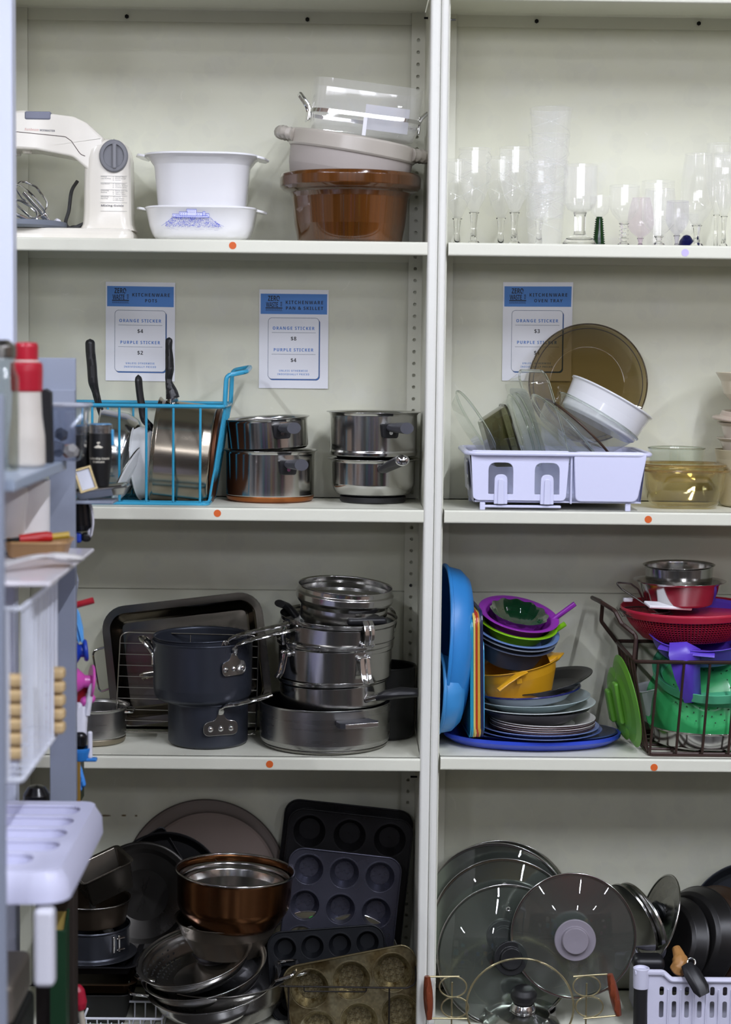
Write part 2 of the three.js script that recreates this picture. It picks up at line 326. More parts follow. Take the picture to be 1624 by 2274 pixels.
// ================================================================ top shelf, left bay
const ivory = phys('#e9e4d8', 0.25, { clearcoat: 0.5, clearcoatRoughness: 0.15 });
{ // stand mixer
  const m = thing('stand_mixer', 'cream stand mixer with a round grey speed dial on its column', 'mixer', [-0.4762, S1, 0.15]);
  const X = (px) => (px - 252) / 1082, Y = (py) => (531 - py) / 1082;
  const baseG = merge([at(loft([[0, 0], [0, 0.012], [-0.002, 0.018], [-0.007, 0.0235], [-0.014, 0.025]].map(([o, y]) => ringRR(0.15 + o, 0.075 + o, 0.03 + o, y)), { capA: true, capB: true, crease: 0.5 }), -0.103, 0, 0)]);
  part(m, 'base', baseG, ivory);
  const sock = part(m, 'column', loft([[0.056, 0.054, 0.022], [0.05, 0.052, 0.034], [0.048, 0.051, 0.06], [0.0475, 0.051, 0.12], [0.0465, 0.05, 0.165], [0.043, 0.049, 0.183], [0.036, 0.046, 0.196], [0.024, 0.038, 0.2035], [0.008, 0.02, 0.2065]].map(([a, b, y]) => ringRR(a, b, Math.min(a, b, 0.022), y).map((p) => p.add(V3(-0.008, 0, 0)))), { capA: true, capB: true, crease: 0.6 }), ivory);
  // motor head: side profile swept across its width
  const head = poly([[X(-60), Y(331)], [X(-60), Y(259), 0.02], [X(62), Y(251), 0.012], [X(172), Y(263), 0.03], [X(200), Y(276), 0.02], [X(236), Y(308)], [X(232), Y(385)], [X(202), Y(378), 0.012], [X(170), Y(350), 0.03], [X(90), Y(336), 0.02], [X(45), Y(335), 0.01]], 0.004, 5);
  part(m, 'motor_head', plate(head, 0.084, 0.005, 4).translate(0, 0, -0.042), ivory);
  const line = [[-58, 306], [50, 298], [154, 307], [167, 316], [183, 339], [188, 345], [197, 348]].map(([x, y]) => [X(x), Y(y), 0]), ridge = fillet(pts3(line), 0.012, 5);
  part(m, 'seam', merge([0.0468, -0.0468].map((z) => sweep(ridge.map((p) => V3(p.x, p.y, z)), 0.0008, { n: 6 }))), std('#4a3a38', 0.8), 'dark seam line');
  part(m, 'release_button', box(0.053, 0.017, 0.05, X(94), Y(262.5), 0.024, 0.004), std('#7c7f90', 0.45), 'grey release button');
  for (const x of [66, 35]) part(m, 'beater_socket', at(lathe([[0, 0], [0.009, 0], [0.012, 0.012], [0, 0.012]], 20), X(x), Y(342), x === 66 ? 0.02 : -0.02), ivory);
  const dz = 0.052, dial = part(m, 'speed_dial', at(lathe([[0, 0], [0.029, 0], [0.029, 0.003], [0.0265, 0.006], [0.021, 0.0065], [0.02, 0.002], [0, 0.002]], 48, 0.0008).rotateX(Math.PI / 2).scale(1, 1.13, 1), X(260), Y(348), dz), std('#7a7b80', 0.5), 'grey speed dial');
  part(dial, 'grip', at(box(0.009, 0.052, 0.01, 0, 0, 0, 0.004), X(262), Y(348), dz + 0.005), std('#85868b', 0.45));
  part(dial, 'pointer', box(0.0008, 0.004, 0.0008, X(260), Y(312.5), dz - 0.003, 0.0002), blackPlastic);
  // printed guide on the column and the name on the head
  const guide = canvasTex(256, 512, (g, W, H) => {
    g.clearRect(0, 0, W, H); g.fillStyle = '#55555c';
    for (const y of [10, 100, 190, 270, 360, 470]) g.fillRect(4, y, 248, 3);
    g.font = '17px sans-serif';
    const L = [['Folding', 'Low Beating', 28], ['Low Mixed', '', 120], ['Creaming', 'Beating', 208], ['Whipping', 'Aerating', 288]], Rr = [['1', 'Dessert Plans', 28], ['2', 'Bread Dough', 50], ['3', 'Scones', 72], ['4', 'Batter Cakes', 122], ['5', 'Sauces, Puddings', 144], ['6', 'Creamy, Icing', 166], ['7', 'Butter and Sugar', 210], ['8', 'Light Cakes', 232], ['9', 'Heavy Cakes', 254], ['10', 'Cream', 290], ['11', 'Egg Whites', 312], ['12', 'Meringues', 334]];
    for (const [a, b, y] of L) { g.fillText(a, 6, y); g.fillText(b, 6, y + 22); }
    for (const [n, s, y] of Rr) { g.fillText(n, 118, y); g.fillText(s, 142, y); }
    g.font = 'bold 34px sans-serif'; g.fillText('Mixing Guide', 6, 410);
  });
  part(m, 'mixing_guide', new THREE.PlaneGeometry(0.055, 0.078).translate(X(260), Y(431), 0.0521), std('#ffffff', 0.4, 0, { map: guide, transparent: true }), 'printed mixing guide');
  const nm = canvasTex(512, 64, (g, W, H) => { g.clearRect(0, 0, W, H); g.fillStyle = '#e3a9a0'; g.font = 'italic 46px serif'; g.fillText('Sunbeam', 6, 48); g.fillStyle = '#5f616a'; g.font = 'bold 38px sans-serif'; g.fillText('MIXMASTER', 226, 48); });
  part(m, 'name_print', new THREE.PlaneGeometry(0.072, 0.009).rotateZ(-0.04).translate(X(103), Y(293.5), 0.0474), std('#ffffff', 0.4, 0, { map: nm, transparent: true }), 'printed maker name');
  part(m, 'turntable', at(lathe([[0, 0], [0.092, 0], [0.098, 0.005], [0.098, 0.014], [0.09, 0.016], [0, 0.014]], 48), X(42), 0.0245, 0), std('#6f7683', 0.45), 'slate grey turntable');
  part(m, 'cord', sweep(curve([[X(157), Y(388), -0.1], [X(146), Y(410), -0.09], [X(141), Y(455), -0.08], [X(137), Y(487), -0.06], [X(150), Y(498), -0.05], [X(185), Y(484), -0.06], [X(190), Y(492), -0.08], [X(150), Y(492), -0.09], [X(140), Y(500), -0.06], [X(188), Y(497), -0.04]], 70), 0.0038, { n: 8 }), std('#4a4a4c', 0.6), 'dark grey power cord');
}
// chrome beaters lying on the turntable
for (const [px, py, rx, rz, lab] of [[72, 432, 0.3, 0.72, 'chrome whisk beater with a white paper tag leaning on the mixer turntable'], [56, 468, 0.9, 1.05, 'chrome whisk beater lying lowest on the mixer turntable']]) {
  const b = thing('beater', lab, 'beater', [-0.6251, S1 + 0.041 + (471 - py) / 1090 + 0.003, 0.17 + (py > 450 ? 0.04 : 0)], 'mixer beaters');
  b.position.x += (px - 88) / 1090;
  turn(b, rx * 0.5, 0.3, rz); b.scale.setScalar(1.2);
  for (let k = 0; k < 2; k++) part(b, 'wire_loop', at(wire([[0, -0.03, 0], [0.02, -0.022, 0], [0.024, 0.012, 0], [0.012, 0.036, 0], [-0.012, 0.036, 0], [-0.024, 0.012, 0], [-0.02, -0.022, 0]], 0.002, 0.012, { closed: true }), 0, 0, 0, 0, k * Math.PI / 2 + 0.3, 0), chrome);
  part(b, 'shaft', new THREE.CylinderGeometry(0.0035, 0.0035, 0.1, 12).translate(0, -0.03, 0), chrome);
  part(b, 'collar', lathe([[0, -0.036], [0.007, -0.036], [0.007, -0.028], [0, -0.028]], 16), chrome);
  if (py < 450) part(b, 'paper_tag', loft([0, 1, 2, 3].map((k) => ringRR(0.013 + 0.002 * (k % 2), 0.008, 0.004, -0.05 - k * 0.005)), { capA: true, capB: true }), std('#e8e6ee', 0.8), 'white paper tag');
}
// white glass casseroles
const opal = phys('#f2f2f4', 0.16, { clearcoat: 0.6, clearcoatRoughness: 0.05 });
function casserole(o, a, b, r, prof, t, mat, handleY, hw, hl) {
  part(o, 'bowl', rrDish(a, b, r, prof, t, 0.008), mat);
  for (const s of [-1, 1]) {
    const e = prof[prof.length - 1][0] + a;
    part(o, 'handle', at(plate(poly([[-0.004, -hw], [hl * 0.6, -hw * 0.85, hl * 0.7], [hl, 0, hl], [hl * 0.6, hw * 0.85, hl * 0.7], [-0.004, hw]], 0.004, 6), 0.0025, 0.0012).rotateX(Math.PI / 2), s * (e - 0.002), handleY + 0.002, 0, 0, s > 0 ? 0 : Math.PI, s * -0.2), mat);
  }
}
{
  const lo = thing('casserole_dish', 'low white glass casserole printed with a blue castle', 'casserole', [-0.2945, S1, 0.155]);
  casserole(lo, 0.101, 0.082, 0.05, [[-0.101, 0.002], [-0.03, 0.002, 0.01], [-0.006, 0.006, 0.03], [0.003, 0.03, 0.05], [0.01, 0.064, 0.01], [0.0135, 0.0665]], 0.004, opal, 0.065, 0.032, 0.022);
  const castle = canvasTex(512, 256, (g, W, H) => {
    g.clearRect(0, 0, W, H); g.strokeStyle = '#3a4fd6'; g.fillStyle = '#3a4fd6'; g.lineWidth = 2;
    const block = (x, y, w, h, wn) => { g.fillStyle = '#e4e6fb'; g.fillRect(x, y, w, h); g.strokeRect(x, y, w, h); g.fillStyle = '#3a4fd6'; for (let i = 0; i < w; i += 10) g.fillRect(x + i, y - 5, 6, 6); for (let i = 0; i < wn; i++) for (let j = 0; j < 2; j++) g.fillRect(x + 8 + i * 16, y + 10 + j * 18, 4, 8); };
    block(210, 28, 76, 66, 4); block(150, 56, 62, 40, 3); block(286, 62, 50, 36, 2); block(338, 50, 20, 46, 1); block(96, 78, 56, 26, 2); block(360, 70, 28, 34, 1); block(120, 92, 260, 16, 10);
    g.beginPath(); g.moveTo(6, 196); g.lineTo(60, 150); g.lineTo(96, 108); g.lineTo(190, 100); g.lineTo(330, 100); g.lineTo(400, 108); g.lineTo(430, 150); g.lineTo(506, 196); g.stroke();
    for (let i = 0; i < 760; i++) { const x = 40 + rnd() * 430, top = x < 96 ? 160 - (x - 40) * 0.9 : x > 400 ? 108 + (x - 400) * 0.85 : 106, y = top + rnd() * (200 - top); g.strokeStyle = `rgba(58,79,214,${0.5 + 0.5 * rnd()})`; g.lineWidth = 1.2 + rnd() * 2.4; g.beginPath(); g.moveTo(x, y); g.lineTo(x + (rnd() - 0.4) * 20, y + (rnd() - 0.2) * 14); g.stroke(); }
    for (let i = 0; i < 70; i++) { const y = 196 + rnd() * 40, s = (y - 196) * 1.1; g.strokeStyle = 'rgba(90,105,220,0.5)'; g.lineWidth = 1; const x = 20 + s + rnd() * (470 - 2 * s); g.beginPath(); g.moveTo(x, y); g.lineTo(x + 10 + rnd() * 24, y); g.stroke(); }
  });
  const cg = new THREE.PlaneGeometry(0.128, 0.05, 1, 8), cp = cg.attributes.position;
  for (let i = 0; i < cp.count; i++) { const y = cp.getY(i) + 0.042; cp.setZ(i, 0.0845 + 0.0105 * Math.min(1, Math.max(0, (y - 0.012) / 0.055)) ** 0.7); }
  cg.translate(-0.012, 0.042, 0.0005); cg.computeVertexNormals();
  part(lo, 'castle_print', cg, phys('#ffffff', 0.2, { map: castle, transparent: true }), 'blue castle drawing');
  const up = thing('casserole_dish', 'deep plain white glass casserole nested on the castle one', 'casserole', [-0.2939, S1 + 0.034, 0.155]);
  casserole(up, 0.088, 0.07, 0.05, [[-0.088, 0.002], [-0.02, 0.002, 0.02], [-0.001, 0.01, 0.02], [0.003, 0.06, 0.05], [0.0085, 0.118, 0.012], [0.02, 0.133, 0.008], [0.03, 0.138, 0.002]], 0.004, opal, 0.1365, 0.05, 0.02);
}
{ // brown stoneware pot
  const brownMap = dataTex(256, (x, y) => { const s = 0.55 + 0.3 * nF[x] * 0.35 + 0.35 * nA(x, y * 0.5) + 0.15 * nB(x, y); return [98 * s, 56 * s, 16 * s]; }, 3, 1, true);
  const p = thing('stoneware_pot', 'glossy brown stoneware pot with a thick rim', 'pot', [0.0074, S1, 0.154]);
  part(p, 'body', wall([[0, 0.001], [0.1, 0.001], [0.107, 0.006], [0.1135, 0.04], [0.119, 0.094], [0.124, 0.104], [0.137, 0.109], [0.1435, 0.116], [0.1445, 0.134], [0.142, 0.1415], [0.134, 0.1425]], 0.009, 72, 0.004), phys('#ffffff', 0.14, { map: brownMap, clearcoat: 1, clearcoatRoughness: 0.06 }));
}
{ // taupe casserole, tilted on the brown pot
  const taupe = std('#aba39d', 0.55, 0, { bumpMap: grain, bumpScale: 0.0002 }), taupeRim = phys('#b8b1a6', 0.3, { clearcoat: 0.5, clearcoatRoughness: 0.2 });
  const p = thing('casserole_dish', 'round taupe casserole with ribbed handles tilted inside the brown pot', 'casserole', [0.0023, 1.806, 0.154]);
  turn(p, 0.06, 0, -0.155);
  part(p, 'bowl', wall([[0, -0.02], [0.105, -0.02], [0.118, -0.012], [0.1235, 0.01], [0.126, 0.046]], 0.007, 72, 0.006), taupe);
  part(p, 'rim', new THREE.LatheGeometry(fp([[0.119, 0.043], [0.1285, 0.044], [0.131, 0.048], [0.131, 0.074], [0.127, 0.0775], [0.12, 0.076], [0.119, 0.043]], 0.002), 72), taupeRim);
  for (const s of [-1, 1]) {
    const c = curve([[s * 0.12, 0.062, -0.05], [s * 0.142, 0.064, -0.034], [s * 0.15, 0.064, 0], [s * 0.142, 0.064, 0.034], [s * 0.12, 0.062, 0.05]], 34);
    part(p, 'handle', sweep(c, 0.0135, { n: 12, radii: c.map((_, i) => 0.0125 + 0.0013 * Math.sin(i * 1.9)) }), taupeRim, 'ribbed loop handle');
  }
}
{ // glass dish in a chrome carrier
  const clear = pane('#ffffff', 0.015, { transmission: 0.93 }), o = thing('glass_dish', 'clear square glass dish in a chrome handled carrier tilted on top of the stack', 'glass dish', [0.0272, 1.879, 0.15]);
  turn(o, 0.05, 0.1, -0.105);
  part(o, 'glass', rrDish(0.107, 0.085, 0.034, [[-0.107, 0.002], [-0.006, 0.002, 0.008], [0, 0.02, 0.01], [0.003, 0.108]], 0.0035, 0.006), clear);
  part(o, 'carrier_band', loft([[0.003, 0.04], [0.0045, 0.04], [0.0045, 0.0475], [0.003, 0.0475]].map(([d, y]) => ringRR(0.107 + d, 0.085 + d, 0.034 + d, y)), { closed: true, crease: 0.5 }), chrome);
  for (const s of [-1, 1]) {
    part(o, 'handle', wire([[s * 0.11, 0.03, 0.028], [s * 0.112, 0.046, 0.028], [s * 0.116, 0.056, 0.028], [s * 0.134, 0.076, 0.024], [s * 0.134, 0.076, -0.024], [s * 0.116, 0.056, -0.028], [s * 0.112, 0.046, -0.028], [s * 0.11, 0.03, -0.028]], 0.0032, 0.006), chrome);
    part(o, 'clip', box(0.004, 0.02, 0.06, s * 0.1135, 0.034, 0, 0.0018), chrome);
  }
  part(o, 'label', box(0.0075, 0.036, 0.0006, -0.004, 0.022, 0.0885, 0.0002), std('#e9e9ee', 0.6), 'white paper label strip');
  part(o, 'paper_insert', box(0.09, 0.05, 0.0006, 0.045, 0.046, 0.03, 0.0002), std('#d4d4da', 0.7), 'sheet of paper inside');
}

// ================================================================ glassware on the top shelf, right bay
const glassSheet = pane('#ffffff', 0.015, { transmission: 0.92 }), plasticSheet = pane('#ffffff', 0.03, { transmission: 0.9 }), glassSolid = phys('#ffffff', 0.015, { transmission: 1, thickness: 0.01, ior: 1.48 });
function stemGlass(label, x, z, H, R, o = {}, group) {
  const { lip = R * 0.92, bowl = H * 0.62, stem = 0.0045, foot = R * 0.85, belly = 0.45, knob = 0, mat = glassSheet, smat = glassSolid, name = 'wine_glass', footH = 0.003, base = 0 } = o;
  const g = thing(name, label, 'glass', [x, S1, z], group), yb = H - bowl;
  const pr = [[0.0005, yb], [stem * 1.3, yb + 0.0015]];
  for (let i = 1; i <= 7; i++) { const u = i / 7, yy = yb + u * belly * bowl; pr.push([stem + (R - stem) * Math.sin(u * Math.PI / 2) ** 0.85, yy + 0.0015 * (1 - u)]); }
  for (let i = 1; i <= 4; i++) { const u = i / 4; pr.push([R + (lip - R) * u * u, yb + bowl * (belly + (1 - belly) * u)]); }
  part(g, 'bowl', new THREE.LatheGeometry(pr.map(([a, b]) => V2(a, b)), 36), mat);
  part(g, 'rim', new THREE.TorusGeometry(lip, 0.0007, 6, 40).rotateX(Math.PI / 2).translate(0, H, 0), mat);
  const sp = [[0, footH * 0.8], [stem * 2.4, footH + 0.001], [stem * 1.2, footH + 0.008]];
  if (knob) for (let k = 0; k < knob; k++) { const y = footH + 0.01 + (yb - footH - 0.012) * (k + 0.5) / knob; sp.push([stem * 0.9, y - 0.003], [stem * 1.7, y], [stem * 0.9, y + 0.003]); }
  else sp.push([stem * 0.9, (footH + yb) / 2]);
  sp.push([stem * 1.3, yb - 0.003], [stem * 1.8, yb + 0.0005], [0, yb + 0.0005]);
  part(g, 'stem', new THREE.LatheGeometry(sp.map(([a, b]) => V2(a, b)), 18), smat);
  part(g, 'foot', lathe([[0, 0.0002], [foot, 0.0002], [foot, 0.0016], [foot * 0.5, footH], [0, footH + 0.0005]], 36, 0.0005), smat);
  return g;
}
const SG = 1083;
const goblets = 'spiral ridged goblets';
for (const [px, z, top] of [[1015, 0.08, 345], [1050, 0.2, 333], [1109, 0.08, 338], [1140, 0.2, 330], [1197, 0.13, 352]]) {
  const H = (542 - top) / SG, x = px < 1030 ? 0.2313 : px < 1060 ? 0.2579 : px < 1120 ? 0.3226 : px < 1150 ? 0.3399 : 0.3974;
  const g = stemGlass('clear plastic goblet with spiral ridges standing by the shelving post', x, z, H, 0.0325, { bowl: H * 0.66, lip: 0.0325, belly: 0.62, stem: 0.006, foot: 0.027, name: 'goblet', mat: plasticSheet }, goblets);
  const yb = H * 0.34;
  for (let k = 0; k < 2; k++) part(g, 'ridge', sweep(Array.from({ length: 40 }, (_, i) => { const u = i / 39, t = u * 7 + k * 3.1; return V3(0.0329 * (0.62 + 0.38 * Math.min(1, u * 2)) * Math.cos(t), yb + H * (0.14 + 0.48 * u), 0.0329 * (0.62 + 0.38 * Math.min(1, u * 2)) * Math.sin(t)); }), 0.001, { n: 5 }), plasticSheet);
}
for (let k = 0; k < 4; k++) {
  const t = thing('tumbler', ['clear ridged plastic tumbler at the bottom of the tumbler tower', 'clear ridged plastic tumbler second from the bottom of the tumbler tower', 'clear ridged plastic tumbler third from the bottom of the tumbler tower', 'clear ridged plastic tumbler on top of the tumbler tower'][k], 'glass', [0.4031 + k * 0.0025, S1 + k * 0.0525, 0.19], 'tower of stacked tumblers');
  const pr = [[0, 0.003], [0.0325, 0.003], [0.034, 0.008], [0.038, 0.06], [0.0425, 0.118]];
  part(t, 'cup', lathe(pr, 40, 0.003), plasticSheet);
  part(t, 'rim', new THREE.TorusGeometry(0.0425, 0.0009, 6, 40).rotateX(Math.PI / 2).translate(0, 0.118, 0), glassSheet);
  for (const p of [0, 2.4]) part(t, 'ridge', sweep(Array.from({ length: 36 }, (_, i) => { const u = i / 35, a = u * 6.5 + p + k; return V3((0.0345 + 0.0082 * u) * Math.cos(a), 0.02 + 0.09 * u, (0.0345 + 0.0082 * u) * Math.sin(a)); }), 0.0011, { n: 5 }), plasticSheet);
}
{ // thick footed goblet
  const g = thing('goblet', 'heavy clear glass goblet with a thick domed foot', 'glass', [0.4698, S1, 0.22]);
  part(g, 'bowl', wall([[0, 0.066], [0.012, 0.066], [0.024, 0.072], [0.0325, 0.084], [0.0345, 0.098], [0.0345, 0.161]], 0.0018, 40, 0.004), glassSheet);
  part(g, 'stem', lathe([[0, 0.02], [0.0125, 0.02], [0.0115, 0.03], [0.0115, 0.06], [0.014, 0.068], [0, 0.068]], 10, 0.001), glassSolid);
  part(g, 'foot', lathe([[0, 0.0003], [0.034, 0.0003], [0.034, 0.006], [0.027, 0.016], [0.014, 0.023], [0, 0.023]], 40, 0.002), glassSolid);
}
{ // liqueur glass on a green ribbed stem
  const green = phys('#0b5a14', 0.06, { transmission: 0.75, thickness: 0.02, ior: 1.5, attenuationColor: C('#0a7a1c'), attenuationDistance: 0.008 });
  const g = thing('cocktail_glass', 'small clear glass on a dark green ribbed stem', 'glass', [0.5116, S1, 0.2]);
  const pr = [[0, 0.0003], [0.0125, 0.0003]];
  for (let i = 0; i < 13; i++) { const y = 0.003 + i * 0.0044, r = 0.0125 - i * 0.00042; pr.push([r + 0.0014, y], [r - 0.0016, y + 0.0022]); }
  pr.push([0.0065, 0.0605], [0, 0.0605]);
  part(g, 'stem', new THREE.LatheGeometry(pr.map(([a, b]) => V2(a, b)), 28), green, 'dark green ribbed stem');
  part(g, 'bowl', lathe([[0, 0.06], [0.008, 0.0605], [0.017, 0.068], [0.02, 0.08], [0.0205, 0.103]], 32, 0.002), glassSheet);
}
stemGlass('short clear glass with a flared rim and a beaded stem', 0.5618, 0.2, 0.123, 0.0305, { lip: 0.0305, bowl: 0.075, belly: 0.5, knob: 4, stem: 0.006, foot: 0.026 });
stemGlass('pale lilac brandy glass with a round bowl and short stem', 0.6068, 0.13, 0.105, 0.0275, { lip: 0.018, bowl: 0.082, belly: 0.35, stem: 0.004, foot: 0.022, mat: pane('#fbf6fc', 0.02, { transmission: 0.95 }), smat: phys('#e8d8ee', 0.03, { transmission: 1, thickness: 0.01 }), name: 'brandy_glass' });
stemGlass('clear tulip wine glass standing before a straight tumbler', 0.628, 0.23, 0.114, 0.0345, { lip: 0.029, bowl: 0.093, belly: 0.42, stem: 0.0055, foot: 0.026 });
{
  const t = thing('tumbler', 'straight clear tumbler standing behind the tulip wine glass', 'glass', [0.6462, S1, 0.1]);
  part(t, 'cup', lathe([[0, 0.003], [0.032, 0.003], [0.034, 0.01], [0.034, 0.142]], 40, 0.003), glassSheet);
  part(t, 'rim', new THREE.TorusGeometry(0.034, 0.0008, 6, 40).rotateX(Math.PI / 2).translate(0, 0.142, 0), glassSheet);
}
stemGlass('small lavender tinted glass standing between the wine glass and tall tulip glass', 0.6839, 0.12, 0.1, 0.024, { lip: 0.023, bowl: 0.07, belly: 0.5, stem: 0.004, foot: 0.02, mat: pane('#f7f6fc', 0.02, { transmission: 0.95 }), smat: phys('#e2def4', 0.03, { transmission: 1, thickness: 0.01 }) });
{
  const blue = phys('#0d1f8c', 0.06, { transmission: 0.8, thickness: 0.02, attenuationColor: C('#1424a8'), attenuationDistance: 0.006 });
  const g = thing('liqueur_glass', 'small clear glass with a deep blue solid base', 'glass', [0.7008, S1, 0.14]);
  part(g, 'base', lathe([[0, 0.0003], [0.013, 0.0003], [0.0165, 0.006], [0.015, 0.018], [0.007, 0.029], [0, 0.031]], 28, 0.003), blue, 'deep blue glass base');
  part(g, 'bowl', lathe([[0, 0.03], [0.008, 0.031], [0.02, 0.042], [0.024, 0.06], [0.023, 0.075]], 30, 0.004), glassSheet);
}
stemGlass('tall clear tulip beer glass with a slender bowl', 0.7061, 0.22, 0.186, 0.0345, { lip: 0.027, bowl: 0.142, belly: 0.38, stem: 0.006, foot: 0.028, name: 'beer_glass' });
for (const [x, z, H, lab] of [[0.7647, 0.2, 0.19, 'tall slim champagne flute in front of the tallest flute'], [0.7712, 0.09, 0.222, 'tallest slim champagne flute at the back of the glass row'], [0.8034, 0.16, 0.228, 'tall champagne flute beside the slim flute']])
  stemGlass(lab, x, z, H, 0.026, { lip: 0.024, bowl: H * 0.66, belly: 0.7, stem: 0.004, foot: 0.026, name: 'champagne_flute' });

// ================================================================ second shelf, left bay: pots
const blueWire = std('#3a9fc4', 0.35, 0, { roughnessMap: smudge });
{ // blue wire basket
  const z0 = 0.016, z1 = 0.262, xr = -0.2413, xrb = -0.2731, xl = xr - 0.44, xlb = xl + 0.035, yt = 1.337, yb = S2 + 0.0025;
  const b = thing('wire_basket', 'sky blue wire basket with raised end handles full of saucepans', 'basket', [(xl + xr) / 2, S2, 0.14]);
  const k = (list) => list.map(([x, y, z]) => [x - (xl + xr) / 2, y - S2, z - 0.14]);
  part(b, 'rim', wire(k([[xl, yt, z0], [xr, yt, z0], [xr, yt, z1], [xl, yt, z1]]), 0.0042, 0.014, { closed: true }), blueWire);
  const zi0 = z0 + 0.012, zi1 = z1 - 0.012;
  for (let i = 0; i < 7; i++) {
    const u = 1 - (i + 0.06) / 7.6, xt = xr - 0.047 - i * 0.0541, xb = xt - 0.0012;
    part(b, 'wire', wire(k([[xt, yt, z1], [xb, yb, zi1], [xb, yb, zi0], [xt, yt, z0]]), 0.0026, 0.012), blueWire);
  }
  for (let i = 0; i < 6; i++) { const z = zi0 + (zi1 - zi0) * (i + 0.5) / 6; part(b, 'wire', wire(k([[xr, yt, z], [xrb, yb, z], [xlb, yb, z], [xl, yt, z]]), 0.0026, 0.012), blueWire); }
  part(b, 'base_frame', wire(k([[xlb, yb, zi0], [xrb, yb, zi0], [xrb, yb, zi1], [xlb, yb, zi1]]), 0.003, 0.012, { closed: true }), blueWire);
  part(b, 'handle', wire(k([[xr, yt, 0.235], [xr + 0.003, yt + 0.062, 0.235], [xr + 0.042, yt + 0.07, 0.215], [xr + 0.042, yt + 0.078, 0.06], [xr + 0.003, yt + 0.07, 0.04], [xr, yt, 0.04]]), 0.0048, 0.014), blueWire);
}
// saucepan grip with an oval end, pointing along +z from a bracket
function grip(p, a, len, yaw, pitch, y, R, mat = greyPlastic, bracket = true) {
  const g = new THREE.Group(); g.name = 'handle'; g.position.set(R * Math.sin(a), y, R * Math.cos(a)); g.rotation.order = 'YXZ'; g.rotation.set(pitch, yaw, 0); p.add(g);
  const path = pts3([[0, 0, 0.006], [0, 0, 0.02], [0, 0.002, len * 0.5], [0, 0.004, len]]);
  part(g, 'grip', sweep(path, 0.013, { n: 16, flat: 0.8, up: V3(0, 1, 0), radii: [0.009, 0.0115, 0.013, 0.0145] }), mat);
  if (bracket) { part(g, 'bracket', plate(poly([[-0.016, -0.022, 0.006], [0.016, -0.022, 0.006], [0.02, 0.008, 0.004], [-0.02, 0.008, 0.004]], 0.004), 0.012, 0.0015).translate(0, 0, -0.002), blackPlastic); part(g, 'screw', new THREE.CylinderGeometry(0.004, 0.004, 0.002, 14).rotateX(Math.PI / 2).translate(0, -0.011, 0.0115), chrome); }
  return g;
}
const copperBase = std('#a8683c', 0.35, 1);
{
  const lo = thing('saucepan', 'steel saucepan with a copper base under a tilted saucepan', 'saucepan', [-0.154, S2, 0.1]);
  part(lo, 'body', wall([[0, 0.012], [0.092, 0.012], [0.0925, 0.1], [0.0945, 0.104], [0.0985, 0.106]], 0.0014, 72, 0.003), steel);
  part(lo, 'base', lathe([[0, 0.0005], [0.084, 0.0005], [0.09, 0.004], [0.0927, 0.013], [0, 0.013]], 64, 0.002), copperBase, 'copper clad base');
  grip(lo, 0.42, 0.1, 0.32, 0, 0.082, 0.0935);
  const up = thing('saucepan', 'steel saucepan stacked tilted on the copper based one', 'saucepan', [-0.1585, S2 + 0.1075, 0.1]);
  turn(up, 0.02, 0, 0.055);
  part(up, 'body', wall([[0, 0.001], [0.08, 0.001], [0.084, 0.006], [0.0845, 0.06], [0.086, 0.0635], [0.0895, 0.0655]], 0.0014, 72, 0.003), steel);
  grip(up, 0.38, 0.1, 0.3, 0.0, 0.048, 0.0855);
}
{
  const lo = thing('saucepan', 'mirror steel saucepan with a rounded bottom and black base ring', 'saucepan', [0.0615, S2, 0.11]);
  part(lo, 'body', wall([[0, 0.012], [0.06, 0.012], [0.078, 0.019, 0.02], [0.087, 0.036, 0.02], [0.088, 0.085], [0.091, 0.089], [0.0965, 0.091]], 0.0014, 72, 0.004), steel);
  part(lo, 'base_ring', lathe([[0, 0.0005], [0.066, 0.0005], [0.069, 0.003], [0.069, 0.013], [0, 0.013]], 56, 0.001), blackPlastic, 'black base ring');
  grip(lo, 0.16, 0.1, 0.42, -0.22, 0.072, 0.088, std('#2a2a2e', 0.45), false);
  part(lo, 'handle_cap', at(new THREE.SphereGeometry(0.0145, 16, 10).scale(1, 0.8, 0.6), 0.014 + 0.041, 0.098, 0.087 + 0.094), chrome, 'chrome handle end');
  const up = thing('saucepan', 'tall steel steamer saucepan on the rounded saucepan', 'saucepan', [0.0613, S2 + 0.092, 0.11]);
  part(up, 'body', wall([[0, -0.006], [0.07, -0.006], [0.078, 0.004], [0.0915, 0.006], [0.092, 0.014], [0.0905, 0.018], [0.091, 0.09], [0.094, 0.0945], [0.0985, 0.096]], 0.0014, 72, 0.003), steel);
  grip(up, 0.34, 0.1, 0.34, 0.02, 0.068, 0.0915);
}
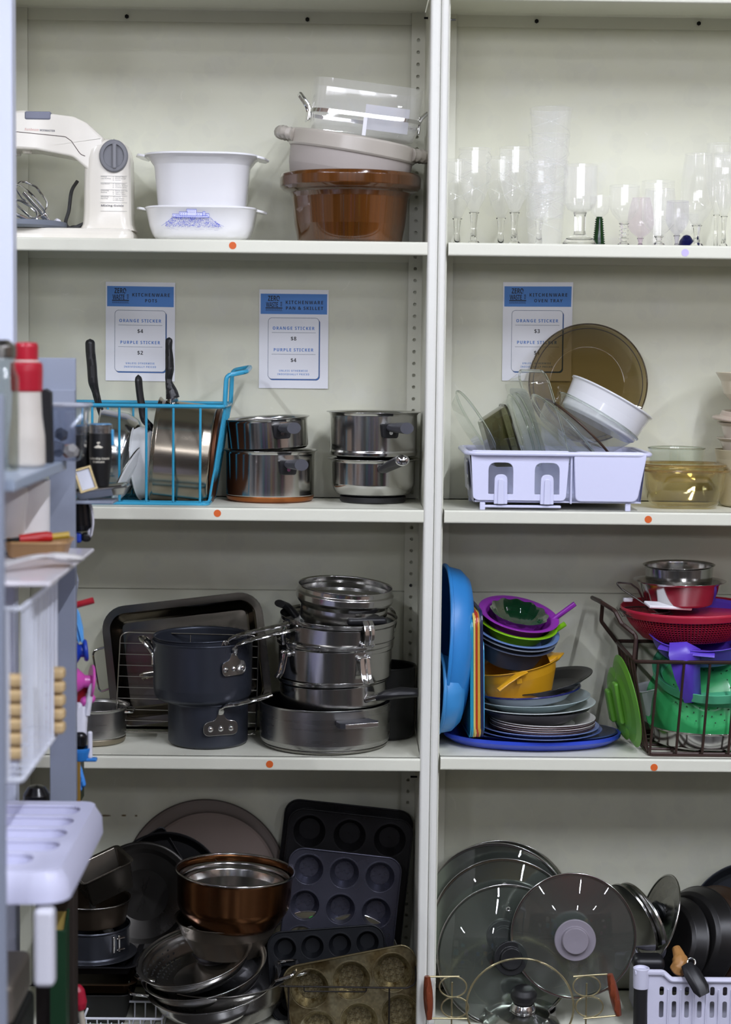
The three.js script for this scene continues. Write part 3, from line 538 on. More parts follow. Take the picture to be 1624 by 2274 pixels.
{ // pans standing in the basket
  const worn = std('#a39a8b', 0.3, 1, { roughnessMap: smudge });
  const big = thing('saucepan', 'large worn steel saucepan on its side in the blue basket with curvy black handle', 'saucepan', [-0.3891, 1.242, 0.14]);
  turn(big, 0, 0, -Math.PI / 2 - 0.09); // axis lies along x, opening to the left
  const pot = part(big, 'body', wall([[0, 0.123], [0.09, 0.123], [0.1, 0.116], [0.103, 0.1], [0.104, 0.006], [0.108, 0.001], [0.11, -0.001]].map(([a, b]) => [a, b]), 0.0015, 72, 0.004), worn);
  part(big, 'base', lathe([[0, 0.1235], [0.088, 0.1235], [0.099, 0.119], [0.099, 0.127], [0.086, 0.13], [0, 0.13]], 56, 0.002), std('#5d3a26', 0.4, 0.8), 'brown stained base');
  const grow = (o, list, rad, n) => { const c = new THREE.CatmullRomCurve3(localTo(o, list), false, 'centripetal').getPoints(n); return [c, blunt(c.map((_, i) => { const u = i / n * (rad.length - 1), k = Math.min(rad.length - 2, Math.floor(u)); return rad[k] + (rad[k + 1] - rad[k]) * (u - k); }), 3)]; };
  const [fc] = grow(big, [[-0.3548,1.331,0.15], [-0.3539,1.352,0.15]], [1, 1], 4);
  part(big, 'ferrule', sweep(fc, 0.0145, { n: 12, flat: 0.8 }), chrome, 'chrome ferrule');
  const [hc, hr] = grow(big, [[-0.3539,1.35,0.15], [-0.3563,1.363,0.15], [-0.3624,1.385,0.15], [-0.3606,1.409,0.15], [-0.3611,1.43,0.15], [-0.3625,1.452,0.15], [-0.3617,1.475,0.15]], [0.0178, 0.0155, 0.0086, 0.0112, 0.0106, 0.0088, 0.0095], 48);
  part(big, 'handle', sweep(hc, 0.01, { n: 14, flat: 0.8, radii: hr }), blackPlastic, 'curved black handle');
  const enam = phys('#dfe1e2', 0.2, { clearcoat: 0.6 });
  const white = thing('saucepan', 'white enamel saucepan on its side in the blue basket with hollow black handle', 'saucepan', [-0.4243,1.216,0.15]);
  turn(white, 0, -0.12, -Math.PI / 2 + 0.09);
  part(white, 'body', wall([[0, 0.05], [0.06, 0.05], [0.07, 0.04], [0.073, 0.002], [0.077, 0]], 0.002, 56, 0.006), enam);
  part(white, 'rim', new THREE.TorusGeometry(0.0765, 0.0016, 6, 56).rotateX(Math.PI / 2), steel);
  const [wc, wr] = grow(white, [[-0.3869,1.282,0.18], [-0.397,1.293,0.18], [-0.409,1.306,0.18], [-0.4146,1.334,0.18], [-0.4192,1.365,0.18], [-0.422,1.398,0.18]], [0.0085, 0.0095, 0.0105, 0.0105, 0.0105, 0.011], 36);
  part(white, 'handle', sweep(wc, 0.011, { n: 12, flat: 0.7, radii: wr }), blackPlastic, 'hollow black handle');
  part(white, 'bracket', sweep(localTo(white, [[-0.407,1.258,0.19], [-0.4002,1.29,0.185]]), 0.009, { n: 8, flat: 0.3 }), steelSatin);
  const lid = thing('enamel_pan_cover', 'white enamel pan lid leaning in the blue basket below the steel pan', 'pan lid', [-0.4429,1.191,0.205]);
  turn(lid, 0.2, -0.2, -Math.PI / 2 - 0.42);
  part(lid, 'dome', wall([[0, 0.012], [0.04, 0.01], [0.062, 0.003], [0.066, 0]], 0.0015, 48, 0.004), enam);
  part(lid, 'rim', new THREE.TorusGeometry(0.066, 0.0016, 6, 48).rotateX(Math.PI / 2), steelGrey);
  const dome = thing('saucepan', 'round bottomed steel saucepan lying in the blue basket with a tall ribbed black handle', 'saucepan', [-0.5143,1.238,0.13]);
  turn(dome, 0, 0.1, -Math.PI / 2 - 0.12);
  part(dome, 'body', wall([[0, 0.098], [0.045, 0.096], [0.074, 0.08, 0.02], [0.085, 0.056, 0.02], [0.088, 0], [0.092, -0.002]], 0.0015, 64, 0.01), steel);
  const [dc, dr] = grow(dome, [[-0.499,1.306,0.14], [-0.5073,1.333,0.14], [-0.5147,1.363,0.14], [-0.5193,1.381,0.14], [-0.5221,1.417,0.14], [-0.5248,1.444,0.14], [-0.5257,1.47,0.14]], [0.0085, 0.0085, 0.0098, 0.0128, 0.0128, 0.0125, 0.0125], 48);
  part(dome, 'handle', sweep(dc, 0.012, { n: 12, flat: 0.8, radii: dr }), blackPlastic, 'tall ribbed black handle');
}

// ================================================================ second shelf, right bay: dish rack and oven glass
const lavPlastic = phys('#d6d8f2', 0.38, { clearcoat: 0.2, clearcoatRoughness: 0.3 });
{ // white plastic dish rack
  const K = 1110, xc = 0.431, zb = 0.045, zf = 0.285, zc = (zb + zf) / 2, X = (p) => (p - 1240) / K, Y = (p) => (1136 - p) / K;
  const r = thing('dish_rack', 'white plastic dish drainer with two arched openings in its front', 'dish rack', [xc, S2, zc]);
  const hz = (zf - zb) / 2, yr = Y(1010), yb = Y(1121);
  // shell: side and back walls as a loft, front wall with openings
  const wallRing = (y, gx, gz) => ringRR(0.176 + gx, hz - 0.006 + gz, 0.022, y);
  const open = [wallRing(yb, -0.008, -0.006), wallRing(yr, 0.002, 0), wallRing(yr, -0.001, -0.003), wallRing(yb + 0.003, -0.011, -0.009)];
  const back = (g) => [V3(g[16].x, g[16].y, hz - 0.022), ...g.slice(16, 32), V3(g[31].x, g[31].y, hz - 0.022)];
  part(r, 'side_wall', loft(open.map(back), { closed: true, ringOpen: true }), lavPlastic);
  const rim = ringRR(0.184, hz, 0.028, yr);
  part(r, 'rim', sweep(rim, 0.006, { closed: true, n: 10, flat: 0.8, up: V3(0, 1, 0) }), lavPlastic);
  const front = poly([[X(1050), yb + 0.004, 0.012], [X(1061), yb, 0.012], [X(1256), yb, 0.012], [X(1264), yr], [X(1044), yr]], 0.006, 5);
  for (const c of [1111, 1214]) front.holes.push(new THREE.Path(fillet([V2(X(c - 27.5), Y(1107)), V2(X(c + 27.5), Y(1107)), V2(X(c + 27.5), Y(1037)), V2(X(c - 27.5), Y(1037))].map((v, i) => { v.rad = i > 1 ? 0.016 : 0.002; return v; }), 0.01, 5, true)));
  part(r, 'front_wall', plate(front, 0.004, 0.0008).rotateX(-0.045).translate(0, 0.006, hz - 0.006), lavPlastic);
  part(r, 'front_wall', plate(poly([[X(1277), yb, 0.012], [X(1414), yb, 0.016], [X(1436), yr], [X(1272), yr]], 0.012, 5), 0.02, 0.002).rotateX(-0.03).translate(0, 0.005, hz - 0.016), lavPlastic, 'cutlery compartment wall');
  part(r, 'divider', box(0.004, yr - yb, 0.02, X(1268), (yr + yb) / 2, hz - 0.012), lavPlastic);
  for (const c of [1111, 1214]) {
    part(r, 'plate_prong', plate(poly([[X(c - 15), yb - 0.001], [X(c + 15), yb - 0.001], [X(c + 14), Y(1056), 0.012], [X(c - 14), Y(1056), 0.012]], 0.002, 6), 0.004, 0.001).translate(0, 0, hz - 0.004), lavPlastic);
    part(r, 'plate_prong', plate(poly([[X(c - 7), yb - 0.001], [X(c + 7), yb - 0.001], [X(c + 6), Y(1066), 0.006], [X(c - 6), Y(1066), 0.006]], 0.002, 6), 0.002, 0.0008).translate(0, 0, hz + 0.0012), lavPlastic);
  }
  part(r, 'floor', box(0.335, 0.003, hz * 2 - 0.02, 0, yb + 0.003, 0), lavPlastic);
  part(r, 'drip_ledge', box(0.155, 0.005, 0.012, X(1160), yb - 0.006, hz - 0.008, 0.0015), lavPlastic);
  for (const [fx, fz] of [[-0.152, hz - 0.006], [0.14, hz - 0.006], [-0.16, -hz + 0.02], [0.15, -hz + 0.02]]) part(r, 'foot', box(0.011, yb + 0.002, 0.008, fx, (yb + 0.002) / 2, fz, 0.002), lavPlastic);
  part(r, 'product_label', new THREE.PlaneGeometry(0.11, 0.062).rotateY(-Math.PI / 2).rotateZ(0.06).translate(-0.1785, yb + 0.052, 0.01), std('#e7e7ee', 0.5, 0, { map: canvasTex(256, 144, (g) => { g.fillStyle = '#eeeef2'; g.fillRect(0, 0, 256, 144); g.fillStyle = '#2e2f86'; g.fillRect(180, 10, 60, 60); g.fillStyle = '#333'; for (let i = 0; i < 24; i++) g.fillRect(184 + i * 2.3, 84, 1 + (i % 3) * 0.4, 34); }) }), 'paper product label with bars');
}
const oven = pane('#f9fbf8', 0.02, { transmission: 0.94 }), ovenEdge = phys('#eef4ee', 0.03, { transmission: 1, thickness: 0.006, ior: 1.48 }), olive = pane('#a6a488', 0.03);
// oven dishes standing in the rack: axis turned to lie along x
function ovenDish(label, p, tilt, yaw, build, name = 'baking_dish') {
  const o = thing(name, label, 'oven dish', p);
  turn(o, 0, yaw, tilt, 'YXZ');
  build(o);
  return o;
}
const roundDish = (R, h, mat, edge, t = 0.003, k = 0.8) => (o) => {
  part(o, 'bowl', lathe([[0, 0], [R * k, 0], [R * (k + 0.06), 0.006], [R * 0.96, h * 0.9], [R, h]], 56, 0.004), mat);
  part(o, 'rim', new THREE.TorusGeometry(R - 0.001, 0.0026, 8, 60).rotateX(Math.PI / 2).translate(0, h, 0), edge);
};
const rectDish = (a, b, h, mat, edge, taper = 0.012) => (o) => {
  part(o, 'bowl', loft([[-taper - 0.004, 0], [-taper, 0.004], [-0.002, h - 0.004], [0, h]].map(([d, y]) => ringRR(a + d, b + d, 0.025 + d, y)), { capA: true }), mat);
  part(o, 'rim', sweep(ringRR(a, b, 0.026, h), 0.003, { closed: true, n: 8, flat: 0.8 }), edge);
};
ovenDish('clear shallow glass lid leaning against the end of the dish rack', [0.2533,1.297,0.17], -Math.PI / 2 + 0.56, 0.15, roundDish(0.075, 0.022, oven, ovenEdge), 'glass_cover');
ovenDish('olive tinted glass loaf dish standing in the dish rack', [0.2935,1.264,0.16], -Math.PI / 2 + 0.3, 0.1, (o) => { rectDish(0.066, 0.05, 0.055, olive, phys('#5c5a3c', 0.05, { transmission: 0.9, thickness: 0.005 }), 0.016)(o); });
ovenDish('clear glass pie dish standing next to the olive loaf dish', [0.3425,1.283,0.15], -Math.PI / 2 + 0.33, 0.12, roundDish(0.078, 0.026, oven, ovenEdge));
ovenDish('clear glass pie dish nested close behind another in the rack', [0.3555,1.286,0.15], -Math.PI / 2 + 0.33, 0.12, roundDish(0.08, 0.024, oven, ovenEdge));
ovenDish('rectangular clear glass baking dish with a frosted base', [0.3765,1.307,0.16], -Math.PI / 2 + 0.33, 0.3, (o) => { rectDish(0.1, 0.075, 0.042, oven, ovenEdge)(o); part(o, 'frosted_base', at(plate(rectShape(0.15, 0.1, 0.02), 0.001).rotateX(-Math.PI / 2), 0, 0.002, 0), pane('#eef0f0', 0.5), 'frosted base'); });
ovenDish('clear round glass dish tilted under the stained pie dish', [0.4274,1.266,0.17], -Math.PI / 2 + 0.75, 0.15, roundDish(0.1, 0.04, oven, ovenEdge));
ovenDish('clear glass pie dish with a burnt brown rim', [0.4617,1.266,0.17], -Math.PI / 2 + 0.82, 0.12, roundDish(0.098, 0.034, oven, std('#3a2614', 0.4)));
ovenDish('clear glass bowl holding the white casserole bowl in the rack', [0.4963,1.276,0.16], -Math.PI / 2 + 1.03, 0.1, roundDish(0.094, 0.055, pane('#fbfdfb', 0.02, { transmission: 0.92 }), ovenEdge, 0.003, 0.62));
ovenDish('white milk glass round casserole tilted in the dish rack', [0.5208,1.304,0.16], -Math.PI / 2 + 1.07, 0.1, (o) => part(o, 'bowl', wall([[0, 0], [0.075, 0], [0.084, 0.006], [0.087, 0.04], [0.09, 0.062], [0.093, 0.064]], 0.004, 64, 0.005), phys('#f0f1f4', 0.2, { transmission: 0.15, clearcoat: 0.5 })));
{ // amber glass plate leaning on the back panel
  const amber = pane('#ab9d7c', 0.02), o = thing('glass_plate', 'large round amber glass plate leaning on the back panel', 'plate', [0.5164,1.389,0.045]);
  turn(o, Math.PI / 2 - 0.1, 0, 0);
  part(o, 'dish', lathe([[0, -0.016], [0.08, -0.016], [0.088, -0.012], [0.116, 0], [0.1255, 0.004]], 80, 0.006), amber);
  part(o, 'rim', new THREE.TorusGeometry(0.1255, 0.0016, 8, 90).rotateX(Math.PI / 2).translate(0, 0.004, 0), phys('#5a4a2c', 0.05, { transmission: 0.8, thickness: 0.004 }));
  part(o, 'inner_edge', new THREE.TorusGeometry(0.1165, 0.001, 6, 90).rotateX(Math.PI / 2).translate(0, 0.0005, 0), std('#241a10', 0.3), 'dark inner ring');
}
{ // amber tinted casserole stack beside the rack
  const tint = pane('#f6f1df', 0.025), edge = phys('#d9bf88', 0.05, { transmission: 0.9, thickness: 0.006 });
  const lo = thing('glass_casserole', 'amber tinted glass casserole with rounded corners beside the dish rack', 'casserole', [0.7024, S2, 0.17]);
  part(lo, 'bowl', rrDish(0.062, 0.05, 0.026, [[-0.062, 0.003], [-0.004, 0.003, 0.003], [0.006, 0.01, 0.012], [0.016, 0.04, 0.02], [0.0215, 0.074, 0.002], [0.026, 0.0785]], 0.0032, 0.006), tint);
  part(lo, 'rim', sweep(ringRR(0.0875, 0.0755, 0.05, 0.0785), 0.003, { closed: true, n: 8 }), edge);
  const lid = thing('casserole_cover', 'amber tinted glass lid upside down on the amber casserole', 'casserole lid', [0.6975, S2 + 0.0815, 0.17]);
  part(lid, 'plate', rrDish(0.05, 0.04, 0.026, [[-0.05, -0.028], [0.004, -0.028, 0.01], [0.018, -0.01, 0.01], [0.026, 0.004], [0.0355, 0.007]], 0.003, 0.006), tint);
  part(lid, 'rim', sweep(ringRR(0.085, 0.075, 0.05, 0.0075), 0.0032, { closed: true, n: 8 }), edge);
  const up = thing('glass_bowl', 'small clear round glass bowl set in the amber casserole lid', 'bowl', [0.6868, S2 + 0.078, 0.165]);
  part(up, 'bowl', wall([[0, 0.001], [0.05, 0.001], [0.056, 0.006], [0.058, 0.044]], 0.0028, 56, 0.004), pane('#fafcfa', 0.02));
  part(up, 'rim', new THREE.TorusGeometry(0.0575, 0.0018, 8, 60).rotateX(Math.PI / 2).translate(0, 0.0445, 0), ovenEdge);
}
{ // cream crockery stack by the amber casserole
  const crock = phys('#ddd2b8', 0.3, { clearcoat: 0.4 }), crock2 = phys('#d6cbbc', 0.3, { clearcoat: 0.4 }), x = 0.8521, z = 0.125;
  const j = thing('storage_jar', 'tall cream plastic jar under the crockery stack', 'jar', [x, S2, z]);
  part(j, 'body', wall([[0, 0.001], [0.058, 0.001], [0.063, 0.006], [0.072, 0.085], [0.0735, 0.1], [0.0775, 0.118]], 0.002, 48, 0.004), phys('#cfc5a6', 0.4, { transmission: 0.3, thickness: 0 }));
  for (const [y, R, h, lab, m] of [[0.1, 0.074, 0.042, 'cream ribbed bowl resting in the tall jar', crock2], [0.128, 0.073, 0.046, 'cream bowl with dark inside below the taupe lid', crock2]]) {
    const b = thing('bowl', lab, 'bowl', [x, S2 + y, z]);
    part(b, 'body', wall([[0, 0.001], [0.045, 0.001], [0.055, 0.006], [R - 0.008, h - 0.006], [R, h]], 0.002, 56, 0.005), m);
  }
  const l = thing('crockery_cover', 'taupe pot lid with raised inner ring in the crockery stack', 'lid', [x, S2 + 0.172, z]);
  turn(l, 0.05, 0, -0.06);
  part(l, 'lid', lathe([[0, 0.012], [0.05, 0.012], [0.06, 0.024], [0.066, 0.024], [0.07, 0.014], [0.084, 0.011], [0.086, 0.007], [0.082, 0.004], [0, 0.004]], 60, 0.003), phys('#bfae9e', 0.3, { clearcoat: 0.4 }));
  part(l, 'dark_inset', lathe([[0, 0.0125], [0.049, 0.0125], [0.052, 0.014]], 40, 0.001), std('#8a7a6a', 0.4));
  const t = thing('bowl', 'cream footed bowl on top of the crockery stack', 'bowl', [x, S2 + 0.195, z]);
  part(t, 'body', wall([[0, 0.004], [0.026, 0.004], [0.027, 0.012], [0.045, 0.022], [0.062, 0.04], [0.068, 0.066], [0.0765, 0.079], [0.079, 0.083]], 0.002, 60, 0.006), crock);
}

// ================================================================ third shelf, left bay: roasting tin, black pots, steamers
const S3L = S3 - 0.002;
{ // roasting tin leaning on the back panel
  const tin = std('#8d877c', 0.22, 1, { roughnessMap: smudge }), o = thing('roasting_tin', 'large steel roasting tin leaning askew on the back panel', 'roasting tin', [-0.3295,0.7904,0.045]);
  turn(o, -0.13, 0, 0.125, 'XYZ');
  const a = 0.172, b = 0.128, ring = (d, z, r = 0.05) => ringRR(a + d, b + d, Math.max(0.012, r + d), 0).map((p) => V3(p.x, p.z, z));
  part(o, 'tray', loft([ring(0, 0.028), ring(0, 0.031), ring(-0.016, 0.0305), ring(-0.02, 0.026), ring(-0.034, -0.008), ring(-0.038, -0.011), ring(-0.0385, -0.0095), ring(-0.034, -0.006), ring(-0.0195, 0.0275)].slice(0, 6), { capB: true, crease: 0.35 }), tin);
  part(o, 'embossed_rib', sweep(pts3([[-0.055, -0.012, -0.0095], [-0.03, 0.003, -0.008], [0.09, 0.012, -0.008], [0.1, 0.02, -0.009]]), 0.009, { n: 10, flat: 0.35, up: V3(0, 0, 1) }), tin);
  part(o, 'embossed_rib', sweep(pts3([[-0.105, -0.03, -0.0095], [-0.098, -0.026, -0.008], [0.02, -0.018, -0.008], [0.03, -0.016, -0.009]]), 0.008, { n: 10, flat: 0.35, up: V3(0, 0, 1) }), tin);
  part(o, 'handle', wire([[-a + 0.003, 0.045, 0.024], [-a - 0.027, 0.04, 0.026], [-a - 0.022, -0.05, 0.026], [-a + 0.003, -0.043, 0.024]], 0.0026, 0.014), chrome, 'wire end handle');
}
{ // wire cooling rack
  const o = thing('cooling_rack', 'chrome wire cooling rack standing in front of the roasting tin', 'cooling rack', [-0.3247,0.7457,0.1]);
  turn(o, -0.14, 0, -0.015);
  const w = 0.146, h = 0.105, rw = std('#b5b1a8', 0.25, 1);
  part(o, 'frame', wire([[-w - 0.004, -h, 0], [w, -h, 0], [w, h, 0], [-w, h, 0]], 0.0017, 0.018, { closed: true }), rw);
  for (let i = 0; i < 9; i++) { const y = h - 0.023 - i * 0.0232; part(o, 'wire', new THREE.CylinderGeometry(0.0011, 0.0011, 2 * w, 6).rotateZ(Math.PI / 2).translate(-0.001, y, 0.001), rw); }
  part(o, 'support', new THREE.CylinderGeometry(0.0013, 0.0013, 2 * h, 6).translate(0.002, 0, -0.0015), rw);
  for (const s of [-1, 1]) part(o, 'foot', wire([[s * 0.1, -h + 0.001, 0], [s * 0.1, -h + 0.004, 0.012], [s * 0.086, -h + 0.004, 0.012], [s * 0.086, -h + 0.001, 0]], 0.0014, 0.004), rw);
}
{ // small steel pot by the foreground rack
  const o = thing('saucepan', 'small steel steamer pot next to the roasting tin handle', 'saucepan', [-0.5173, S3L, 0.155]);
  part(o, 'body', wall([[0, 0.013], [0.066, 0.013], [0.068, 0.017], [0.069, 0.07], [0.072, 0.074], [0.0755, 0.076]], 0.0013, 64, 0.003), steelSatin);
  part(o, 'base', lathe([[0, 0.0005], [0.061, 0.0005], [0.066, 0.004], [0.068, 0.014], [0, 0.014]], 48, 0.002), std('#9a917f', 0.4, 1), 'thick base');
  part(o, 'handle_loop', wire([[0.068, 0.068, 0.03], [0.084, 0.066, 0.022], [0.084, 0.066, -0.022], [0.068, 0.068, -0.03]], 0.0024, 0.01), chrome);
}
// hard anodised pots
const anod = std('#41454f', 0.42, 0.55, { roughnessMap: smudge });
function rivetHandle(o, ang, R, y, path, plateW = 0.037) {
  const g = new THREE.Group(); g.name = 'handle'; g.position.set(0, 0, 0); g.rotation.y = ang; o.add(g);
  part(g, 'mount', plate(poly([[-plateW, -0.016, 0.016], [plateW, -0.016, 0.016], [plateW, 0.012, 0.014], [0.012, 0.016, 0.012], [0.006, 0.03, 0.004], [-0.006, 0.03, 0.004], [-0.012, 0.016, 0.012], [-plateW, 0.012, 0.014]], 0.008, 5), 0.0022, 0.0008).translate(0, y, R + 0.0003), steel);
  for (const x of [-0.022, 0, 0.022]) part(g, 'rivet', new THREE.SphereGeometry(0.0062, 14, 8, 0, 7, 0, Math.PI / 2).rotateX(Math.PI / 2).scale(1, 1, 0.7).translate(x, y - 0.002, R + 0.003), chrome);
  const c = curve(path.map(([a, b, d]) => [a, y + b, R + d]), 26);
  part(g, 'grip', sweep(c, 0.008, { n: 12, flat: 0.45, up: V3(0, 1, 0.2), radii: c.map((_, i) => 0.0055 + 0.0035 * Math.min(1, i / 14)) }), steel);
  return g;
}
{
  const x = -0.2781, z = 0.155, lo = thing('saucepan', 'dark grey anodised saucepan under the larger dark pot', 'saucepan', [x, S3L, z]);
  part(lo, 'body', wall([[0, 0.001], [0.078, 0.001], [0.083, 0.006], [0.0835, 0.088], [0.085, 0.091]], 0.003, 72, 0.004), anod);
  rivetHandle(lo, 0.38, 0.0832, 0.047, [[0, 0.028, 0.003], [0.002, 0.044, 0.01], [0.03, 0.052, 0.022], [0.075, 0.062, 0.03], [0.1, 0.068, 0.03]]);
  const x2 = -0.2898, mid = thing('cooking_pot', 'large dark grey anodised pot stacked on the smaller one', 'pot', [x2, S3L + 0.0915, z]);
  part(mid, 'body', wall([[0, 0.001], [0.088, 0.001], [0.1, 0.008, 0.012], [0.1025, 0.03], [0.1035, 0.122], [0.105, 0.1245]], 0.003, 80, 0.006), anod);
  part(mid, 'side_handle', sweep(curve([[-0.1, 0.075, 0.028], [-0.104, 0.1, 0.02], [-0.124, 0.122, 0.014], [-0.13, 0.124, -0.004], [-0.12, 0.122, -0.022], [-0.103, 0.1, -0.028]], 30), 0.007, { n: 10, flat: 0.5 }), steel, 'steel loop handle');
  rivetHandle(mid, 0.72, 0.1036, 0.08, [[0, 0.026, 0.003], [-0.002, 0.046, 0.012], [0.018, 0.058, 0.03], [0.07, 0.072, 0.06], [0.12, 0.085, 0.088]], 0.03);
  const inn = thing('saucepan', 'dark anodised saucepan nested inside the large dark pot', 'saucepan', [-0.293, S3L + 0.11, 0.15]);
  turn(inn, 0.02, 0, 0.015);
  part(inn, 'body', wall([[0, 0.001], [0.088, 0.001], [0.094, 0.007], [0.097, 0.114], [0.0985, 0.116]], 0.0028, 80, 0.004), anod);
  rivetHandle(inn, 0.62, 0.097, 0.088, [[0, 0.012, 0.004], [0.004, 0.032, 0.01], [0.03, 0.044, 0.026], [0.07, 0.054, 0.05], [0.11, 0.062, 0.07]], 0.026);
}
// stack of steamer tiers on a wide pan
const nonstick = std('#141416', 0.4, 0.1);
{
  const x = -0.0338, z = 0.152, pan = thing('saute_pan', 'wide brushed steel pan with a stubby black handle at the bottom of the steamer stack', 'pan', [x, S3L, z]);
  part(pan, 'body', wall([[0, 0.006], [0.127, 0.006], [0.134, 0.011], [0.1365, 0.02], [0.1365, 0.09], [0.138, 0.0925]], 0.0016, 88, 0.004), steelSatin);
  part(pan, 'lining', wall([[0, 0.0085], [0.125, 0.0085], [0.1338, 0.014], [0.1342, 0.0905]], 0.0008, 80, 0.004), nonstick, 'black non-stick lining');
  part(pan, 'base', lathe([[0, 0.0005], [0.122, 0.0005], [0.13, 0.003], [0.133, 0.0085], [0, 0.0085]], 72, 0.002), steelGrey);
  const h = part(pan, 'handle', at(loft([[0.036, 0.004, 0], [0.04, 0.02, 0], [0.042, 0.04, 0.0015], [0.036, 0.052, 0.003]].map(([w, d, y]) => [V3(-w, y - 0.005, d), V3(w, y - 0.005, d), V3(w, y + 0.006, d), V3(-w, y + 0.006, d)]), { capA: true, capB: true, crease: 0.4 }), 0, 0, 0), std('#33343a', 0.5), 'stubby dark handle');
  h.position.set(0.0545, 0.069, 0.12); h.rotation.y = 0.41;
  part(pan, 'handle_trim', at(box(0.072, 0.009, 0.002, 0, 0, 0, 0.0009), 0.0545 + 0.0212, 0.0715, 0.12 + 0.0478, 0, 0.41, 0), chrome, 'chrome trim');
  const tier = (lab, px, y, R, h, tilt, prof) => { const o = thing('steamer_tier', lab, 'steamer', [px, y, z]); turn(o, tilt[0], 0, tilt[1]); part(o, 'body', wall(prof ?? [[0, 0.001], [R * 0.93, 0.001], [R * 0.965, 0.006], [R * 0.97, h - 0.012], [R, h - 0.008], [R * 1.005, h - 0.003], [R * 1.015, h]], 0.0012, 84, 0.003), steel); return o; };
  const a = tier('low steel steamer tier with a black side handle resting in the wide pan', -0.0152, S3L + 0.086, 0.116, 0.062, [0.02, 0.03]);
  part(a, 'handle', at(sweep(pts3([[0, 0, 0], [0.02, 0.006, 0.004], [0.05, 0.012, 0.012], [0.085, 0.012, 0.014]]), 0.016, { n: 14, flat: 0.55, up: V3(0, 1, 0), radii: [0.012, 0.019, 0.021, 0.016] }), 0.088, 0.026, 0.085), blackPlastic, 'black side handle');
  part(a, 'handle_neck', at(box(0.034, 0.012, 0.022, 0, 0, 0, 0.004), 0.078, 0.026, 0.084, 0, 0, 0.25), steel);
  const b = tier('middle steel steamer tier with hanging clip latches', -0.0139, S3L + 0.143, 0.122, 0.082, [0.03, 0.0]);
  const c = tier('upper steel steamer tier with raised clip latches', -0.009, S3L + 0.206, 0.121, 0.066, [0.06, -0.035]);
  const latch = (o, ang, R, y, up) => {
    const g = new THREE.Group(); g.name = 'latch'; g.rotation.y = ang; o.add(g);
    part(g, 'hinge', merge([at(new THREE.SphereGeometry(0.006, 12, 8), -0.011, y, R + 0.004), at(new THREE.SphereGeometry(0.006, 12, 8), 0.011, y, R + 0.004), at(new THREE.CylinderGeometry(0.003, 0.003, 0.026, 10).rotateZ(Math.PI / 2), 0, y, R + 0.005)]), chrome);
    const s = up ? 1 : -1, prof = [[0, 0, 0.006], [0, s * 0.018, 0.01], [0, s * 0.038, up ? 0.005 : 0.016], [0, s * 0.048, up ? -0.004 : 0.024]];
    part(g, 'clip', at(sweep(curve(prof, 12), 0.012, { n: 10, flat: 0.14, up: V3(0, 0.2, 1) }), 0, y, R + 0.002), steel);
    part(g, 'clip_rib', at(sweep(curve(prof, 12), 0.003, { n: 8, up: V3(0, 0.2, 1) }), 0, y, R + 0.0035), chrome);
  };
  latch(b, 0.5, 0.119, 0.058, false); latch(b, -0.95, 0.119, 0.06, false); latch(c, 0.52, 0.118, 0.028, true); latch(c, -1.05, 0.118, 0.012, true); latch(c, 2.0, 0.118, 0.03, true);
  const d = tier('top steel saucepan with a flared rim tilted on the steamer stack', 0.0018, S3L + 0.258, 0.1, 0.07, [0.075, -0.06], [[0, 0.001], [0.082, 0.001], [0.09, 0.006], [0.0915, 0.036], [0.0985, 0.044], [0.1015, 0.05], [0.102, 0.062], [0.0985, 0.066], [0.0975, 0.074], [0.0985, 0.076]]);
  part(c, 'inner_handle', at(box(0.085, 0.016, 0.026, 0, 0, 0, 0.007), 0.056, 0.07, 0.072, 0, 0.3, 0), blackPlastic, 'black handle lying inside');
  part(c, 'back_handle', at(sweep(pts3([[-0.09, 0.05, -0.05], [-0.11, 0.07, -0.045], [-0.125, 0.078, -0.03]]), 0.016, { n: 12, flat: 0.5, up: V3(0, 1, 0) }), 0, 0, 0), blackPlastic, 'black loop handle');
  const pot = thing('cooking_pot', 'black non-stick pot standing behind the steamer stack', 'pot', [0.1425, S3L, 0.072]);
  pot.position.x = 0.092;
  part(pot, 'body', wall([[0, 0.001], [0.06, 0.001], [0.0645, 0.006], [0.0655, 0.15], [0.067, 0.152]], 0.003, 56, 0.004), nonstick);
}

